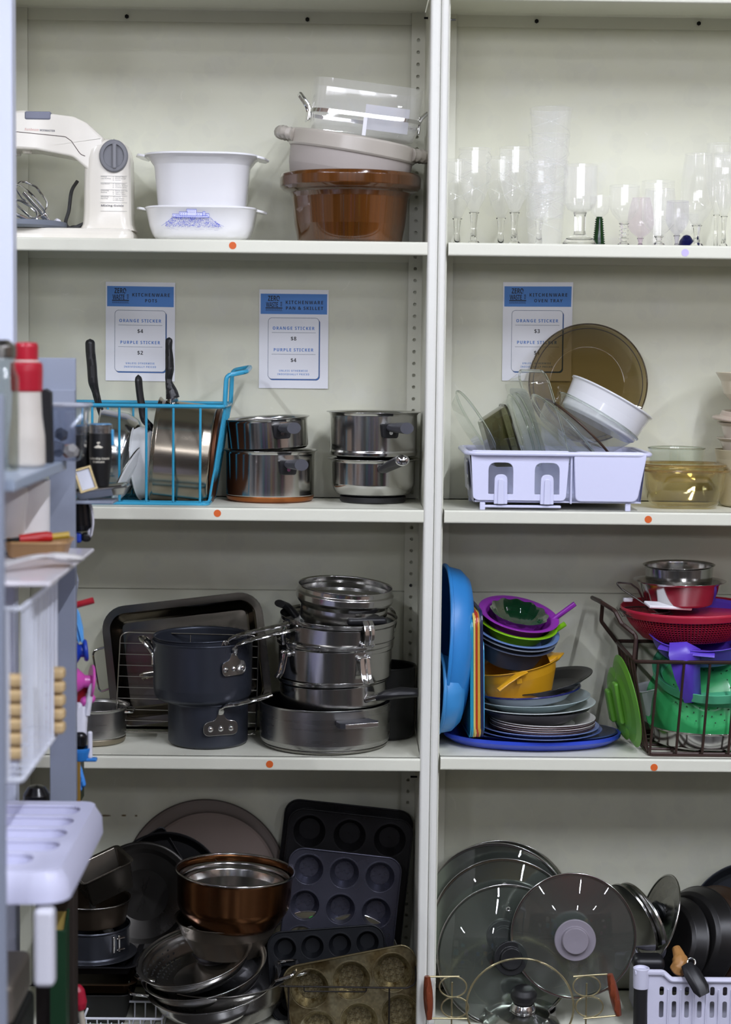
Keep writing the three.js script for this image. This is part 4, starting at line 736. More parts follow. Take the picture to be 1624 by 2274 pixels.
// ================================================================ third shelf, right bay: plastic bowls and plates
const S3R = S3 + 0.002;
const plas = (c, r = 0.38) => phys(c, r, { clearcoat: 0.25, clearcoatRoughness: 0.3 });
{ // blue tubs standing on edge by the post
  for (const [lab, px, y, a, b, dep, tilt, col] of [['big light blue plastic tub standing on edge against the post', 0.2283, 0.172, 0.172, 0.13, 0.05, -0.06, '#2f86cf'], ['smaller blue plastic tub standing on edge under the big one', 0.2213, 0.085, 0.082, 0.08, 0.045, -0.05, '#3b8fd0']]) {
    const o = thing('plastic_tub', lab, 'tub', [px, S3R + 0.026 + y, a > 0.1 ? 0.145 : 0.2]);
    turn(o, 0, 0.12, tilt);
    const R = (d, x) => Array.from({ length: 48 }, (_, i) => { const t = i / 48 * 2 * Math.PI; return V3(x, (a + d) * Math.sin(t), -(b + d) * Math.cos(t)); });
    part(o, 'tub', loft([R(-0.03, dep * 0.55), R(-0.022, dep * 0.5), R(-0.006, dep * 0.15), R(-0.001, -dep * 0.35), R(0, -dep * 0.5), R(-0.004, -dep * 0.5), R(-0.01, dep * 0.12), R(-0.026, dep * 0.46)].map((g) => g.reverse()), { capA: true, capB: true, crease: 0.7 }), plas(col));
    part(o, 'rim', sweep(R(0.001, -dep * 0.48), 0.004, { closed: true, n: 8 }), plas(col));
  }
  const tray = (lab, px, pz, h, d, col, tilt) => { const o = thing('serving_tray', lab, 'tray', [px, S3R + 0.026 + h / 2, pz]); turn(o, 0, 0.05, tilt); part(o, 'tray', plate(rectShape(d, h, 0.03), 0.0022, 0.0006).rotateY(Math.PI / 2), plas(col)); part(o, 'rim', sweep(ringRR(d / 2 - 0.001, h / 2 - 0.001, 0.03, 0).map((p) => V3(-0.002, p.z, p.x)), 0.0022, { closed: true, n: 6 }), plas(col)); };
  tray('teal plastic tray standing on edge beside the blue tubs', 0.2613, 0.15, 0.252, 0.2, '#1f8fb0', 0.02);
  tray('pale yellow plastic tray on edge next to the teal one', 0.2679, 0.15, 0.26, 0.2, '#d9c36a', 0.02);
  tray('red plastic tray on edge between two yellow ones', 0.2721, 0.15, 0.262, 0.2, '#b3371f', 0.02);
  tray('golden yellow plastic tray on edge beside the red one', 0.2764, 0.15, 0.262, 0.2, '#d0a83c', 0.02);
  tray('navy plastic tray on edge at the end of the tray row', 0.2815, 0.15, 0.266, 0.2, '#20264a', 0.025);
  tray('sky blue plastic tray on edge leaning lowest in the tray row', 0.2878, 0.13, 0.2, 0.17, '#4aa6d6', 0.02);
}
const xs = 0.4103, zs = 0.14;
const disc = (R, h, t = 0.0022, k = 0.62) => wall([[0, 0.0005], [R * k, 0.0005], [R * (k + 0.06), 0.003], [R * 0.9, h * 0.8], [R, h]], t, 72, 0.004);
{
  const oval = (a, b, prof) => loft(prof.map(([d, y]) => Array.from({ length: 64 }, (_, i) => { const t = i / 64 * 2 * Math.PI; return V3((a + d) * Math.cos(t), y, (b + d) * Math.sin(t)); })), { capA: true, capB: true, crease: 0.6 });
  const p = thing('platter', 'large oval royal blue platter under the plate stack', 'platter', [0.4014, S3R, 0.142]);
  part(p, 'platter', oval(0.187, 0.122, [[-0.03, 0.0005], [-0.022, 0.002], [-0.004, 0.013], [0, 0.017], [0, 0.024], [-0.004, 0.024], [-0.012, 0.02], [-0.034, 0.006]]), plas('#2c49c4', 0.35));
  const p2 = thing('platter', 'dark slate blue pointed platter lying on the royal blue one', 'platter', [0.4193, S3R + 0.0062, 0.138]);
  part(p2, 'platter', oval(0.163, 0.107, [[-0.05, 0.0005], [-0.03, 0.006], [-0.002, 0.017], [0, 0.018], [-0.004, 0.0195], [-0.032, 0.009]]), plas('#3a4a72', 0.4));
}
const stackItems = [
  ['dinner_plate', 'slate blue dinner plate lowest in the plate stack', 0.134, 0.0125, 0.018, '#5a6ea8', 0.004, 0, 0],
  ['dinner_plate', 'grey blue dinner plate under the white side plates', 0.126, 0.017, 0.02, '#7d8fc2', 0.006, 0, 0],
  ['side_plate', 'white side plate with a dark edge, lowest of four', 0.11, 0.0265, 0.014, '#e6e2de', 0.012, 0, 0],
  ['side_plate', 'white side plate with a dark edge, second of four', 0.11, 0.0308, 0.014, '#e6e2de', 0.013, 0, 0],
  ['side_plate', 'white side plate with a dark edge, third of four', 0.11, 0.0351, 0.014, '#e6e2de', 0.012, 0, 0],
  ['side_plate', 'white side plate with a dark edge, topmost of four', 0.11, 0.0394, 0.014, '#e6e2de', 0.014, 0, 0],
  ['bowl', 'charcoal shallow bowl on the white side plates', 0.12, 0.048, 0.028, '#35323a', -0.008, 0.0, 0.0],
  ['dinner_plate', 'white rimmed dinner plate with green pattern in the charcoal bowl', 0.128, 0.066, 0.018, '#c9d2d0', -0.004, 0.01, 0.03],
  ['dinner_plate', 'pale grey green plate below the enamel plate', 0.121, 0.075, 0.022, '#a6b6b8', -0.008, 0.01, 0.045],
];
for (const [n, lab, R, y, h, col, dx, rx, rz] of stackItems) {
  const o = thing(n, lab, n === 'bowl' ? 'bowl' : 'plate', [xs + dx, S3R + y, zs], n === 'side_plate' ? 'four stacked white side plates' : undefined);
  turn(o, rx, 0, rz);
  part(o, 'body', disc(R, h), plas(col, 0.3));
  if (n === 'side_plate') part(o, 'edge_line', new THREE.TorusGeometry(R + 0.0003, 0.0007, 5, 72).rotateX(Math.PI / 2).translate(0, h - 0.0024, 0), std('#5a3a3a', 0.5), 'dark edge line');
}
{
  const e = thing('enamel_plate', 'white enamel deep plate with a navy rim', 'plate', [xs - 0.02, S3R + 0.088, zs]);
  turn(e, 0.02, 0, 0.07);
  part(e, 'body', wall([[0, 0.0005], [0.07, 0.0005], [0.085, 0.006], [0.1, 0.022], [0.112, 0.026]], 0.0016, 72, 0.006), phys('#dfe4ee', 0.2, { clearcoat: 0.6 }));
  part(e, 'rim', new THREE.TorusGeometry(0.1125, 0.0022, 8, 72).rotateX(Math.PI / 2).translate(0, 0.027, 0), phys('#1d2160', 0.25, { clearcoat: 0.5 }), 'navy enamel rim');
  const b = thing('dinner_plate', 'black plate tilted under the yellow mixing bowl', 'plate', [xs + 0.024, S3R + 0.109, zs - 0.005]);
  turn(b, 0.03, 0, 0.24);
  part(b, 'body', disc(0.1, 0.02), plas('#1b1a1a', 0.35));
}
{ // yellow batter bowl
  const yl = plas('#d29a1c', 0.35), o = thing('batter_bowl', 'mustard yellow plastic batter bowl with a pouring lip', 'mixing bowl', [0.3777,0.7339,0.145]);
  turn(o, 0.04, 0, 0.2);
  part(o, 'bowl', wall([[0, 0], [0.058, 0], [0.066, 0.005], [0.082, 0.05], [0.086, 0.068], [0.091, 0.071]], 0.002, 64, 0.006), yl);
  part(o, 'handle', at(sweep(pts3([[0.02, 0.068, -0.004], [0.004, 0.068, 0.012], [-0.02, 0.06, 0.026], [-0.04, 0.05, 0.03]]), 0.011, { n: 12, flat: 0.4, up: V3(0, 1, 0) }), -0.01, 0, 0.088), yl);
  part(o, 'handle_bracket', box(0.012, 0.012, 0.02, -0.004, 0.055, 0.088, 0.002), yl);
  part(o, 'pouring_lip', at(sweep(pts3([[0.07, 0.066, 0], [0.09, 0.07, 0], [0.104, 0.074, 0]]), 0.02, { n: 12, flat: 0.35, up: V3(0, 1, 0), radii: [0.032, 0.02, 0.003] }), 0, 0, 0), yl);
}
{ // tilted plastic bowls on top
  const q = new THREE.Euler(0.3, 0, -0.16), nrm = V3(0, 1, 0).applyEuler(q), rim = V3(0.3673,0.9075,0.16);
  const put = (o, d) => { o.position.copy(rim).addScaledVector(nrm, -d); o.rotation.copy(q); };
  const bowlProf = (R, h, lip) => [[0, 0], [R * 0.55, 0], [R * 0.66, 0.006], [R - lip, h - 0.004], [R - lip * 0.6, h - 0.001], [R, h]];
  for (const [k, R, h, d, col, lab] of [[0, 0.088, 0.055, 0.106, '#4f586e', 'grey blue plastic bowl lowest in the tilted bowl stack'], [1, 0.091, 0.034, 0.073, '#77808c', 'grey plastic bowl in the tilted bowl stack'], [2, 0.0925, 0.034, 0.064, '#6480b4', 'dusty blue plastic bowl under the lime one']]) {
    const o = thing('plastic_bowl', lab, 'bowl'); put(o, d); part(o, 'body', wall(bowlProf(R, h, 0.012), 0.002, 64, 0.006), plas(col, 0.45));
  }
  const straw = (o, R, col, dir, len) => part(o, 'straw', sweep(pts3([[R * Math.cos(dir), 0.03, R * Math.sin(dir)], [(R + len * 0.7) * Math.cos(dir), 0.034 + len * 0.7, (R + len * 0.7) * Math.sin(dir)]]), 0.0055, { n: 12 }), plas(col));
  const lime = thing('plastic_bowl', 'lime green cereal bowl with a straw under the purple one', 'bowl'); put(lime, 0.05);
  part(lime, 'body', wall(bowlProf(0.0855, 0.036, 0.014), 0.002, 64, 0.006), plas('#86c416')); straw(lime, 0.078, '#7ab812', 0.15, 0.028);
  const pur = thing('plastic_bowl', 'purple cereal bowl with a straw on top of the stack', 'bowl'); put(pur, 0.036);
  part(pur, 'body', wall(bowlProf(0.0845, 0.038, 0.014), 0.002, 64, 0.006), plas('#8a2aa0')); straw(pur, 0.072, '#8a2aa0', -0.12, 0.06);
  const gg = phys('#0d6a3a', 0.05, { transmission: 0.85, thickness: 0.004, attenuationColor: C('#0c8a48'), attenuationDistance: 0.008 });
  const gb = thing('glass_bowl', 'dark green scalloped glass bowl inside the purple bowl', 'bowl'); put(gb, 0.03);
  const rings = [];
  for (const [r, y] of [[0.03, 0], [0.034, 0.004], [0.05, 0.018], [0.058, 0.034], [0.061, 0.038], [0.056, 0.036], [0.047, 0.02], [0.032, 0.007]]) rings.push(Array.from({ length: 96 }, (_, i) => { const t = i / 96 * 2 * Math.PI, s = 1 + 0.03 * Math.cos(12 * t) * (r > 0.04 ? 1 : 0.4); return V3(r * s * Math.cos(t), y + 0.0012 * Math.cos(12 * t) * (r > 0.055 ? 1 : 0), r * s * Math.sin(t)); }));
  part(gb, 'body', loft(rings.map((g) => g.reverse()), { capA: true, capB: true, crease: 0.9 }), gg);
}
{ // brown wire basket
  const bw = std('#3a2822', 0.45, 0.2), z0 = 0.02, z1 = 0.285, xl = 0.5927, xlb = 0.6285, yt = 0.833, yb = S3R + 0.003, xr = xl + 0.42, xrb = xr - 0.03;
  const b = thing('wire_basket', 'dark brown wire basket with arched handle full of colanders', 'basket', [xl + 0.2, S3R, 0.15]), k = (l) => l.map(([x, y, z]) => [x - xl - 0.2, y - S3R, z - 0.15]);
  part(b, 'rim', wire(k([[xl, yt, z0], [xr, yt, z0], [xr, yt, z1], [xl, yt, z1]]), 0.0042, 0.012, { closed: true }), bw);
  for (let i = 0; i < 7; i++) { const xt = xl + 0.047 + i * 0.0525, xb = xt - 0.011 + i * 0.001; part(b, 'wire', wire(k([[xt, yt, z1], [xb, yb, z1 - 0.012], [xb, yb, z0 + 0.012], [xt, yt, z0]]), 0.0028, 0.01), bw); }
  for (let i = 0; i < 6; i++) { const z = z0 + 0.03 + i * 0.041; part(b, 'wire', wire(k([[xl, yt, z], [xlb, yb, z], [xrb, yb, z], [xr, yt, z]]), 0.0028, 0.01), bw); }
  part(b, 'base_frame', wire(k([[xlb, yb, z0 + 0.012], [xrb, yb, z0 + 0.012], [xrb, yb, z1 - 0.012], [xlb, yb, z1 - 0.012]]), 0.003, 0.012, { closed: true }), bw);
  part(b, 'handle', wire(k([[xl, yt, 0.268], [xl + 0.004, yt + 0.05, 0.265], [xl - 0.024, yt + 0.072, 0.25], [xl - 0.036, yt + 0.096, 0.235], [xl - 0.058, yt + 0.108, 0.2], [xl - 0.06, yt + 0.1, 0.06], [xl - 0.034, yt + 0.088, 0.045], [xl - 0.036, yt + 0.046, 0.04], [xl, yt, 0.035]]), 0.0044, 0.014), bw);
}
{ // lime lids standing beside the basket
  const lm = plas('#5c9a2e', 0.5);
  for (const [px, R, y, z, lab] of [[0.5914, 0.098, 0.1, 0.2, 'lime green round plastic lid leaning on the brown basket'], [0.5825, 0.078, 0.085, 0.15, 'small lime green bowl lid behind the larger lime lid']]) {
    const o = thing('plastic_cover', lab, 'lid', [px, S3R + y, z]);
    turn(o, 0, 0.09, -Math.PI / 2 + 0.2 - Math.PI);
    part(o, 'lid', lathe([[0, 0.014], [R * 0.5, 0.014], [R * 0.62, 0.009], [R * 0.86, 0.006], [R, 0], [R * 0.98, -0.002], [R * 0.8, 0.002], [0, 0.006]], 56, 0.002), lm);
    part(o, 'moulded_rib', at(box(R * 0.9, 0.012, 0.03, 0, 0.018, 0, 0.006), 0, 0, 0), lm);
  }
}
{ // contents of the brown basket
  const pan = thing('cake_tin', 'round shiny steel pan on the floor of the brown basket', 'pan', [0.7588, S3R + 0.0065, 0.155]);
  part(pan, 'body', wall([[0, 0.0005], [0.098, 0.0005], [0.104, 0.004], [0.11, 0.036], [0.116, 0.0385]], 0.0013, 72, 0.004), steel);
  const g1 = plas('#3fae68', 0.22), g2 = plas('#58b98c', 0.4), pu = plas('#5b3fc0', 0.4);
  const holes = new THREE.CylinderGeometry(0.0014, 0.0014, 0.001, 8).rotateX(Math.PI / 2);
  const gr = thing('plastic_colander', 'bright green plastic colander with its perforated bottom facing out of the basket', 'colander', [0.7713,0.7175,0.14]);
  turn(gr, 1.0, 0.2, 0.3, 'ZXY');
  part(gr, 'bowl', wall([[0, 0.092], [0.045, 0.09], [0.08, 0.075, 0.03], [0.108, 0.04, 0.03], [0.12, 0.002], [0.13, 0]].map(([r, y]) => [r, y]), 0.002, 72, 0.02), g1);
  const dots = [];
  for (let j = 0; j < 4; j++) for (let i = 0; i < 11 + j * 4; i++) { const t = i / (11 + j * 4) * 2 * Math.PI, R = 0.03 + j * 0.014; dots.push(at(new THREE.CylinderGeometry(0.0016, 0.0016, 0.0012, 6), R * Math.cos(t), 0.0915 - 0.13 * Math.max(0, R - 0.045), R * Math.sin(t))); }
  part(gr, 'drain_holes', merge(dots), std('#0f3a20', 0.7), 'dark drain holes');
  const mn = thing('plastic_colander', 'mint green plastic colander nested under the purple one', 'colander', [0.7858,0.8037,0.15]);
  turn(mn, 0.35, 0, 0.12);
  part(mn, 'bowl', wall([[0, -0.075], [0.07, -0.073], [0.105, -0.05, 0.03], [0.124, 0.0], [0.132, 0.004]], 0.002, 72, 0.01), g2);
  part(mn, 'rim', wall([[0.122, -0.016], [0.1325, -0.014], [0.134, 0.006]], 0.002, 72, 0.002), g2);
  const pc = thing('plastic_colander', 'violet plastic colander with a wide hooked handle', 'colander', [0.7543,0.8769,0.17]);
  turn(pc, 0.32, 0, 0.1);
  part(pc, 'bowl', wall([[0, -0.05], [0.06, -0.048], [0.1, -0.03, 0.03], [0.117, 0.016], [0.121, 0.018]], 0.0022, 72, 0.01), pu);
  part(pc, 'handle', at(sweep(pts3([[-0.055, 0.02, 0.09], [-0.06, 0.012, 0.112], [-0.056, -0.03, 0.118], [-0.044, -0.098, 0.108]]), 0.024, { n: 4, flat: 0.4, up: V3(0, 0.5, 1), radii: [0.032, 0.032, 0.027, 0.018] }), 0, 0, 0), pu);
  part(pc, 'handle_web', at(sweep(pts3([[-0.1, 0.008, 0.064], [-0.06, 0.014, 0.104], [0.0, 0.008, 0.116]]), 0.012, { n: 8, flat: 0.5, up: V3(0, 1, 0) }), 0, 0, 0), pu);
  const wt = thing('plastic_box', 'white plastic tub wedged behind the green colander', 'tub', [0.6759, S3R + 0.045, 0.1]);
  turn(wt, 0, 0.2, 0.2);
  part(wt, 'body', rrDish(0.04, 0.035, 0.012, [[-0.04, 0], [-0.006, 0], [0, 0.07], [0.004, 0.072]], 0.002), plas('#cfd2d6'));
  // red sieve: lattice of ribs and rings
  const rd = plas('#b5213c', 0.35), rv = thing('plastic_sieve', 'red plastic mesh sieve bowl on top of the brown basket', 'colander', [0.7268,0.9209,0.135]);
  turn(rv, 0.02, 0, 0.02);
  const rr = (y) => 0.134 - 0.04 * ((0.0 - y) / 0.058) ** 1.6;
  part(rv, 'rim', wall([[0.128, -0.012], [0.138, -0.01], [0.1425, 0.002], [0.1425, 0.006]], 0.003, 80, 0.003), rd);
  const ribs = [];
  for (let i = 0; i < 110; i++) { const t = i / 110 * 2 * Math.PI; ribs.push(sweep([0, 1, 2, 3, 4, 5].map((k) => { const y = -0.01 - k * 0.0094; return V3(rr(y) * Math.cos(t), y, rr(y) * Math.sin(t)); }), 0.0019, { n: 4 })); }
  for (let k = 0; k < 9; k++) { const y = -0.015 - k * 0.0052; ribs.push(sweep(circle(rr(y) - 0.001, y, 72), 0.0013, { n: 4, closed: true })); }
  part(rv, 'mesh_wall', merge(ribs), rd);
  part(rv, 'bottom', lathe([[0, -0.06], [0.075, -0.06], [rr(-0.057), -0.057]], 56, 0.004), rd);
  const b1 = thing('mixing_bowl', 'wide steel mixing bowl set in the red sieve', 'bowl', [0.7067, 0.9295, 0.13]);
  part(b1, 'body', wall([[0, 0], [0.062, 0], [0.069, 0.004], [0.088, 0.048], [0.0965, 0.0505]], 0.0013, 72, 0.004), steel);
  const b2 = thing('mixing_bowl', 'narrow steel bowl standing in the wide steel mixing bowl', 'bowl', [0.7054, 0.9771, 0.13]);
  turn(b2, 0.02, 0, 0.02);
  part(b2, 'body', wall([[0, -0.01], [0.062, -0.01], [0.068, -0.004], [0.0715, 0.034], [0.075, 0.036]], 0.0013, 72, 0.004), steel);
  const wbd = thing('cutting_board', 'white plastic board leaning inside the red sieve', 'board', [0.6741,0.934,0.185]);
  turn(wbd, 0.25, 0.3, -0.16);
  part(wbd, 'board', box(0.1, 0.007, 0.03, 0, 0, 0, 0.003), plas('#e6e6ea'));
  const st = thing('strainer', 'wire mesh strainer with a looped wire handle and white hook', 'strainer', [0.6333,0.9206,0.14]);
  turn(st, 0, 0.1, 0);
  const sw = std('#6f6c68', 0.35, 0.9);
  part(st, 'handle', wire([[0.024, -0.006, 0.02], [-0.05, 0.042, 0.0], [-0.064, 0.056, 0.0], [-0.028, 0.052, -0.01], [-0.012, 0.04, -0.01], [0.012, -0.004, -0.02]], 0.0019, 0.006), sw, 'looped wire handle');
  const mesh = [];
  for (let i = 0; i < 18; i++) { const u = (i - 8.5) / 9 * 0.05; mesh.push(sweep(pts3([[-0.05, -0.004 - Math.abs(u) * 0.1, u], [0, -0.016, u], [0.05, -0.004, u]]), 0.0006, { n: 4 })); mesh.push(sweep(pts3([[u, -0.004, -0.05], [u, -0.016, 0], [u, -0.004, 0.05]]), 0.0006, { n: 4 })); }
  part(st, 'mesh', merge(mesh), sw); part(st, 'frame', sweep(circle(0.052, -0.003, 48), 0.0018, { closed: true, n: 6 }), sw);
  part(st, 'hook', box(0.02, 0.009, 0.012, -0.034, 0.018, -0.01, 0.003), plas('#dcdce4'), 'white plastic hook');
}

// ================================================================ bottom shelf, left bay: bakeware
const darkTin = std('#3a3a3d', 0.38, 0.7, { roughnessMap: smudge });
{ // round boards and lids leaning on the back
  const d1 = thing('round_tray', 'large round beige translucent tray leaning on the back panel', 'tray', [-0.2935,0.2958,0.01]);
  turn(d1, Math.PI / 2 - 0.06, 0, 0);
  part(d1, 'disc', lathe([[0, 0], [0.168, 0], [0.176, 0.003], [0.1765, 0.006], [0.17, 0.004], [0, 0.003]], 80, 0.001), phys('#8d8078', 0.5, { transmission: 0.25, thickness: 0 }));
  part(d1, 'edge', new THREE.TorusGeometry(0.1765, 0.0016, 6, 90).rotateX(Math.PI / 2).translate(0, 0.005, 0), std('#4a423c', 0.6));
  const d2 = thing('round_tray', 'smaller round beige tray in front of the large one', 'tray', [-0.2858,0.2938,0.02]);
  turn(d2, Math.PI / 2 - 0.08, 0, 0);
  part(d2, 'disc', lathe([[0, 0], [0.144, 0], [0.152, 0.003], [0.1525, 0.006], [0.146, 0.004], [0, 0.003]], 80, 0.001), phys('#9c8b82', 0.5, { transmission: 0.2, thickness: 0 }));
  part(d2, 'edge', new THREE.TorusGeometry(0.1525, 0.0015, 6, 90).rotateX(Math.PI / 2).translate(0, 0.005, 0), std('#5a4f48', 0.6));
  const d3 = thing('pizza_pan', 'black round pan on edge before the beige trays', 'pan', [-0.3748,0.2822,0.044]);
  turn(d3, Math.PI / 2 - 0.12, 0.1, 0);
  part(d3, 'pan', wall([[0, 0], [0.108, 0], [0.113, 0.004], [0.124, 0.018], [0.128, 0.019]], 0.0015, 72, 0.003), nonstick);
  const d4 = thing('baking_sheet', 'dark grey square baking sheet tilted behind the steel lid', 'baking sheet', [-0.4226,0.2617,0.07]);
  turn(d4, -0.16, 0.2, 0.55);
  part(d4, 'sheet', loft([ringRR(0.12, 0.12, 0.01, 0), ringRR(0.118, 0.118, 0.01, 0.001), ringRR(0.108, 0.108, 0.01, -0.012), ringRR(0.105, 0.105, 0.01, -0.014)].map((g) => g.map((p) => V3(p.x, p.z, p.y))), { capB: true, crease: 0.4 }), darkTin);
  const d5 = thing('steel_pan_cover', 'shiny steel lid standing on edge behind the copper bowl', 'pan lid', [-0.4229,0.2801,0.085]);
  turn(d5, Math.PI / 2 - 0.16, -0.1, 0);
  part(d5, 'dome', wall([[0, -0.024], [0.055, -0.019], [0.092, -0.007], [0.102, 0], [0.112, 0.003], [0.116, 0.001]], 0.0012, 72, 0.006), std('#3d3b38', 0.42, 0.8, { roughnessMap: smudge }));
}
{ // loaf tins and springform tins
  const t1 = thing('loaf_tin', 'dark steel loaf tin tipped on the tin stack', 'loaf tin', [-0.4942,0.339,0.16]);
  turn(t1, 0.2, 0.55, 0.22);
  part(t1, 'body', rrDish(0.055, 0.038, 0.006, [[-0.055, -0.03], [-0.008, -0.03], [0, 0.035], [0.006, 0.036]], 0.0012, 0.002), std('#5a554d', 0.34, 0.8, { roughnessMap: smudge }));
  const t2 = thing('loaf_tin', 'brown steel tin beneath the tipped loaf tin', 'loaf tin', [-0.5199, 0.2486, 0.16]);
  part(t2, 'body', wall([[0, 0], [0.07, 0], [0.078, 0.048], [0.082, 0.05]], 0.0012, 56, 0.002), std('#3d342a', 0.38, 0.8));
  part(t2, 'rim', new THREE.TorusGeometry(0.082, 0.0018, 6, 64).rotateX(Math.PI / 2).translate(0, 0.05, 0), steelGrey);
  const sp = thing('springform_tin', 'dark springform cake tin with a side clasp', 'cake tin', [-0.52, 0.1804, 0.16]);
  part(sp, 'wall', wall([[0.078, 0.002], [0.08, 0.004], [0.078, 0.008], [0.078, 0.058], [0.081, 0.061], [0.08, 0.064]], 0.0012, 64, 0.001), std('#45484f', 0.3, 0.8));
  part(sp, 'base', lathe([[0, 0], [0.092, 0], [0.095, 0.003], [0.088, 0.004], [0, 0.004]], 60, 0.001), std('#4a4c52', 0.35, 0.8));
  part(sp, 'clasp', at(merge([box(0.006, 0.036, 0.004, -0.01, 0, 0), box(0.006, 0.036, 0.004, 0.004, 0, 0), box(0.022, 0.004, 0.006, 0.006, 0.012, 0.002), box(0.022, 0.004, 0.006, 0.006, -0.012, 0.002)]), 0.06, 0.036, 0.052, 0, 0.8, 0), steel, 'wire clasp');
  const sq = thing('baking_tray', 'dark square baking tray under the springform tin', 'baking tray', [-0.5133, 0.1605, 0.15]);
  part(sq, 'tray', rrDish(0.09, 0.1, 0.02, [[-0.09, 0], [-0.012, 0], [-0.004, 0.018], [0.008, 0.0195]], 0.0012, 0.003), darkTin);
  const br = thing('baking_tray', 'brown stained oven tray at the bottom of the tin stack', 'baking tray', [-0.52, 0.1217, 0.15]);
  part(br, 'tray', rrDish(0.095, 0.105, 0.02, [[-0.095, 0], [-0.012, 0], [-0.004, 0.022], [0.008, 0.0235]], 0.0012, 0.003), std('#4a3826', 0.4, 0.7));
  const bl = thing('storage_tin', 'black deep roasting dish supporting the tin stack', 'roasting dish', [-0.5215, S4, 0.15]);
  part(bl, 'body', rrDish(0.09, 0.1, 0.02, [[-0.09, 0], [-0.012, 0], [0, br.position.y - S4 - 0.004], [0.008, br.position.y - S4 - 0.001]], 0.002, 0.003), std('#141414', 0.5, 0.3));
}
{ // copper bowl with steel bowls inside
  const yc = 0.363, xc = -0.2243, ub = yc - 0.126 - 0.06, under = thing('mixing_bowl', 'worn grey tin bowl below the copper bowl', 'bowl', [-0.235, ub, 0.15]);
  part(under, 'body', wall([[0, 0], [0.06, 0], [0.07, 0.004], [0.098, 0.05], [0.108, 0.078], [0.113, 0.08]], 0.002, 72, 0.006), std('#6f675c', 0.36, 0.8));
  const fl = thing('cake_tin', 'deep dark tin at the bottom under the bowls', 'cake tin', [-0.2375, S4, 0.115]);
  part(fl, 'body', wall([[0, 0], [0.075, 0], [0.078, ub - S4 - 0.004], [0.08, ub - S4 - 0.002]], 0.0015, 64, 0.002), darkTin);
  const cb = thing('mixing_bowl', 'copper coloured metal mixing bowl with rolled rim', 'bowl', [xc, yc - 0.125, 0.165]);
  turn(cb, 0.0, 0, -0.045);
  part(cb, 'body', wall([[0, 0], [0.06, 0], [0.095, 0.012, 0.03], [0.118, 0.05, 0.04], [0.1215, 0.118], [0.1225, 0.122]], 0.0014, 88, 0.02), std('#7d5334', 0.3, 1, { roughnessMap: brushed }));
  part(cb, 'rim', new THREE.TorusGeometry(0.1245, 0.0028, 8, 88).rotateX(Math.PI / 2).translate(0, 0.124, 0), steel, 'steel rolled rim');
  for (const [R, d, lab] of [[0.114, 0.012, 'steel mixing bowl nested in the copper bowl'], [0.104, 0.024, 'inner steel mixing bowl nested deepest in the copper bowl']]) {
    const b = thing('mixing_bowl', lab, 'bowl', [xc, yc - 0.125 + 0.02 + (d - 0.012) * 0.2, 0.165]);
    turn(b, 0, 0, -0.045);
    part(b, 'body', wall([[0, 0], [R * 0.6, 0], [R * 0.88, 0.014, 0.02], [R - 0.006, 0.06], [R - 0.002, 0.1 - d], [R + 0.003, 0.102 - d]], 0.0012, 80, 0.01), steel);
  }
}
{ // colander stack
  const bowlSteel = std('#dcdbd8', 0.24, 1, { roughnessMap: smudge });
  const base = V3(-0.2984,0.2025,0.235), q = new THREE.Euler(0.2, 0, 0.2);
  const up = V3(0, 1, 0).applyEuler(q);
  for (const [k, R, h, lab] of [[0, 0.122, 0.05, 'shiny steel colander with round holes on top of the colander stack'], [1, 0.132, 0.06, 'steel mixing bowl under the top colander'], [2, 0.142, 0.07, 'steel colander with wire handles low in the stack'], [3, 0.15, 0.1, 'deep steel colander with wire handles at the bottom of the stack']]) {
    const o = thing(k === 1 ? 'mixing_bowl' : 'colander', lab, k === 1 ? 'bowl' : 'colander');
    o.position.copy(base).addScaledVector(up, -h - k * 0.027); o.position.x += k * 0.012; o.rotation.set(q.x, 0, q.z - k * 0.03);
    if (k === 3) { o.position.y = S4 + 0.002; o.rotation.set(0.03, 0, 0.04); o.position.x -= 0.01; o.position.z = 0.2; }
    part(o, 'body', wall([[0, 0], [R * 0.45, 0.001], [R * 0.72, h * 0.18, 0.02], [R * 0.9, h * 0.55, 0.03], [R - 0.012, h - 0.003], [R, h - 0.001], [R + 0.001, h + 0.002]], 0.0012, 88, 0.01), k === 3 ? steelGrey : bowlSteel);
    if (k !== 1) {
      const dots = [], prof = (u) => [R * (0.5 + 0.42 * u), h * (0.04 + 0.6 * u ** 1.5)];
      for (let j = 0; j < 5; j++) for (let i = 0; i < 44; i++) { if (i % 11 > 6) continue; const t = (i + (j % 2) * 0.5) / 44 * 2 * Math.PI, [r, y] = prof((j + 0.7) / 5.4); dots.push(at(new THREE.SphereGeometry(0.002, 6, 4), (r) * Math.cos(t), y + 0.0008, (r) * Math.sin(t))); }
      part(o, 'holes', merge(dots), std('#0d0d0d', 0.8), 'dark drain holes');
    }
    if (k > 1) for (const s of [-1, 1]) part(o, 'handle', wire([[s * R * 0.92, h, 0.045], [s * (R + 0.03), h + 0.006, 0.036], [s * (R + 0.034), h + 0.006, -0.02], [s * R * 0.95, h, -0.03]], 0.0036, 0.014), chrome);
  }
}
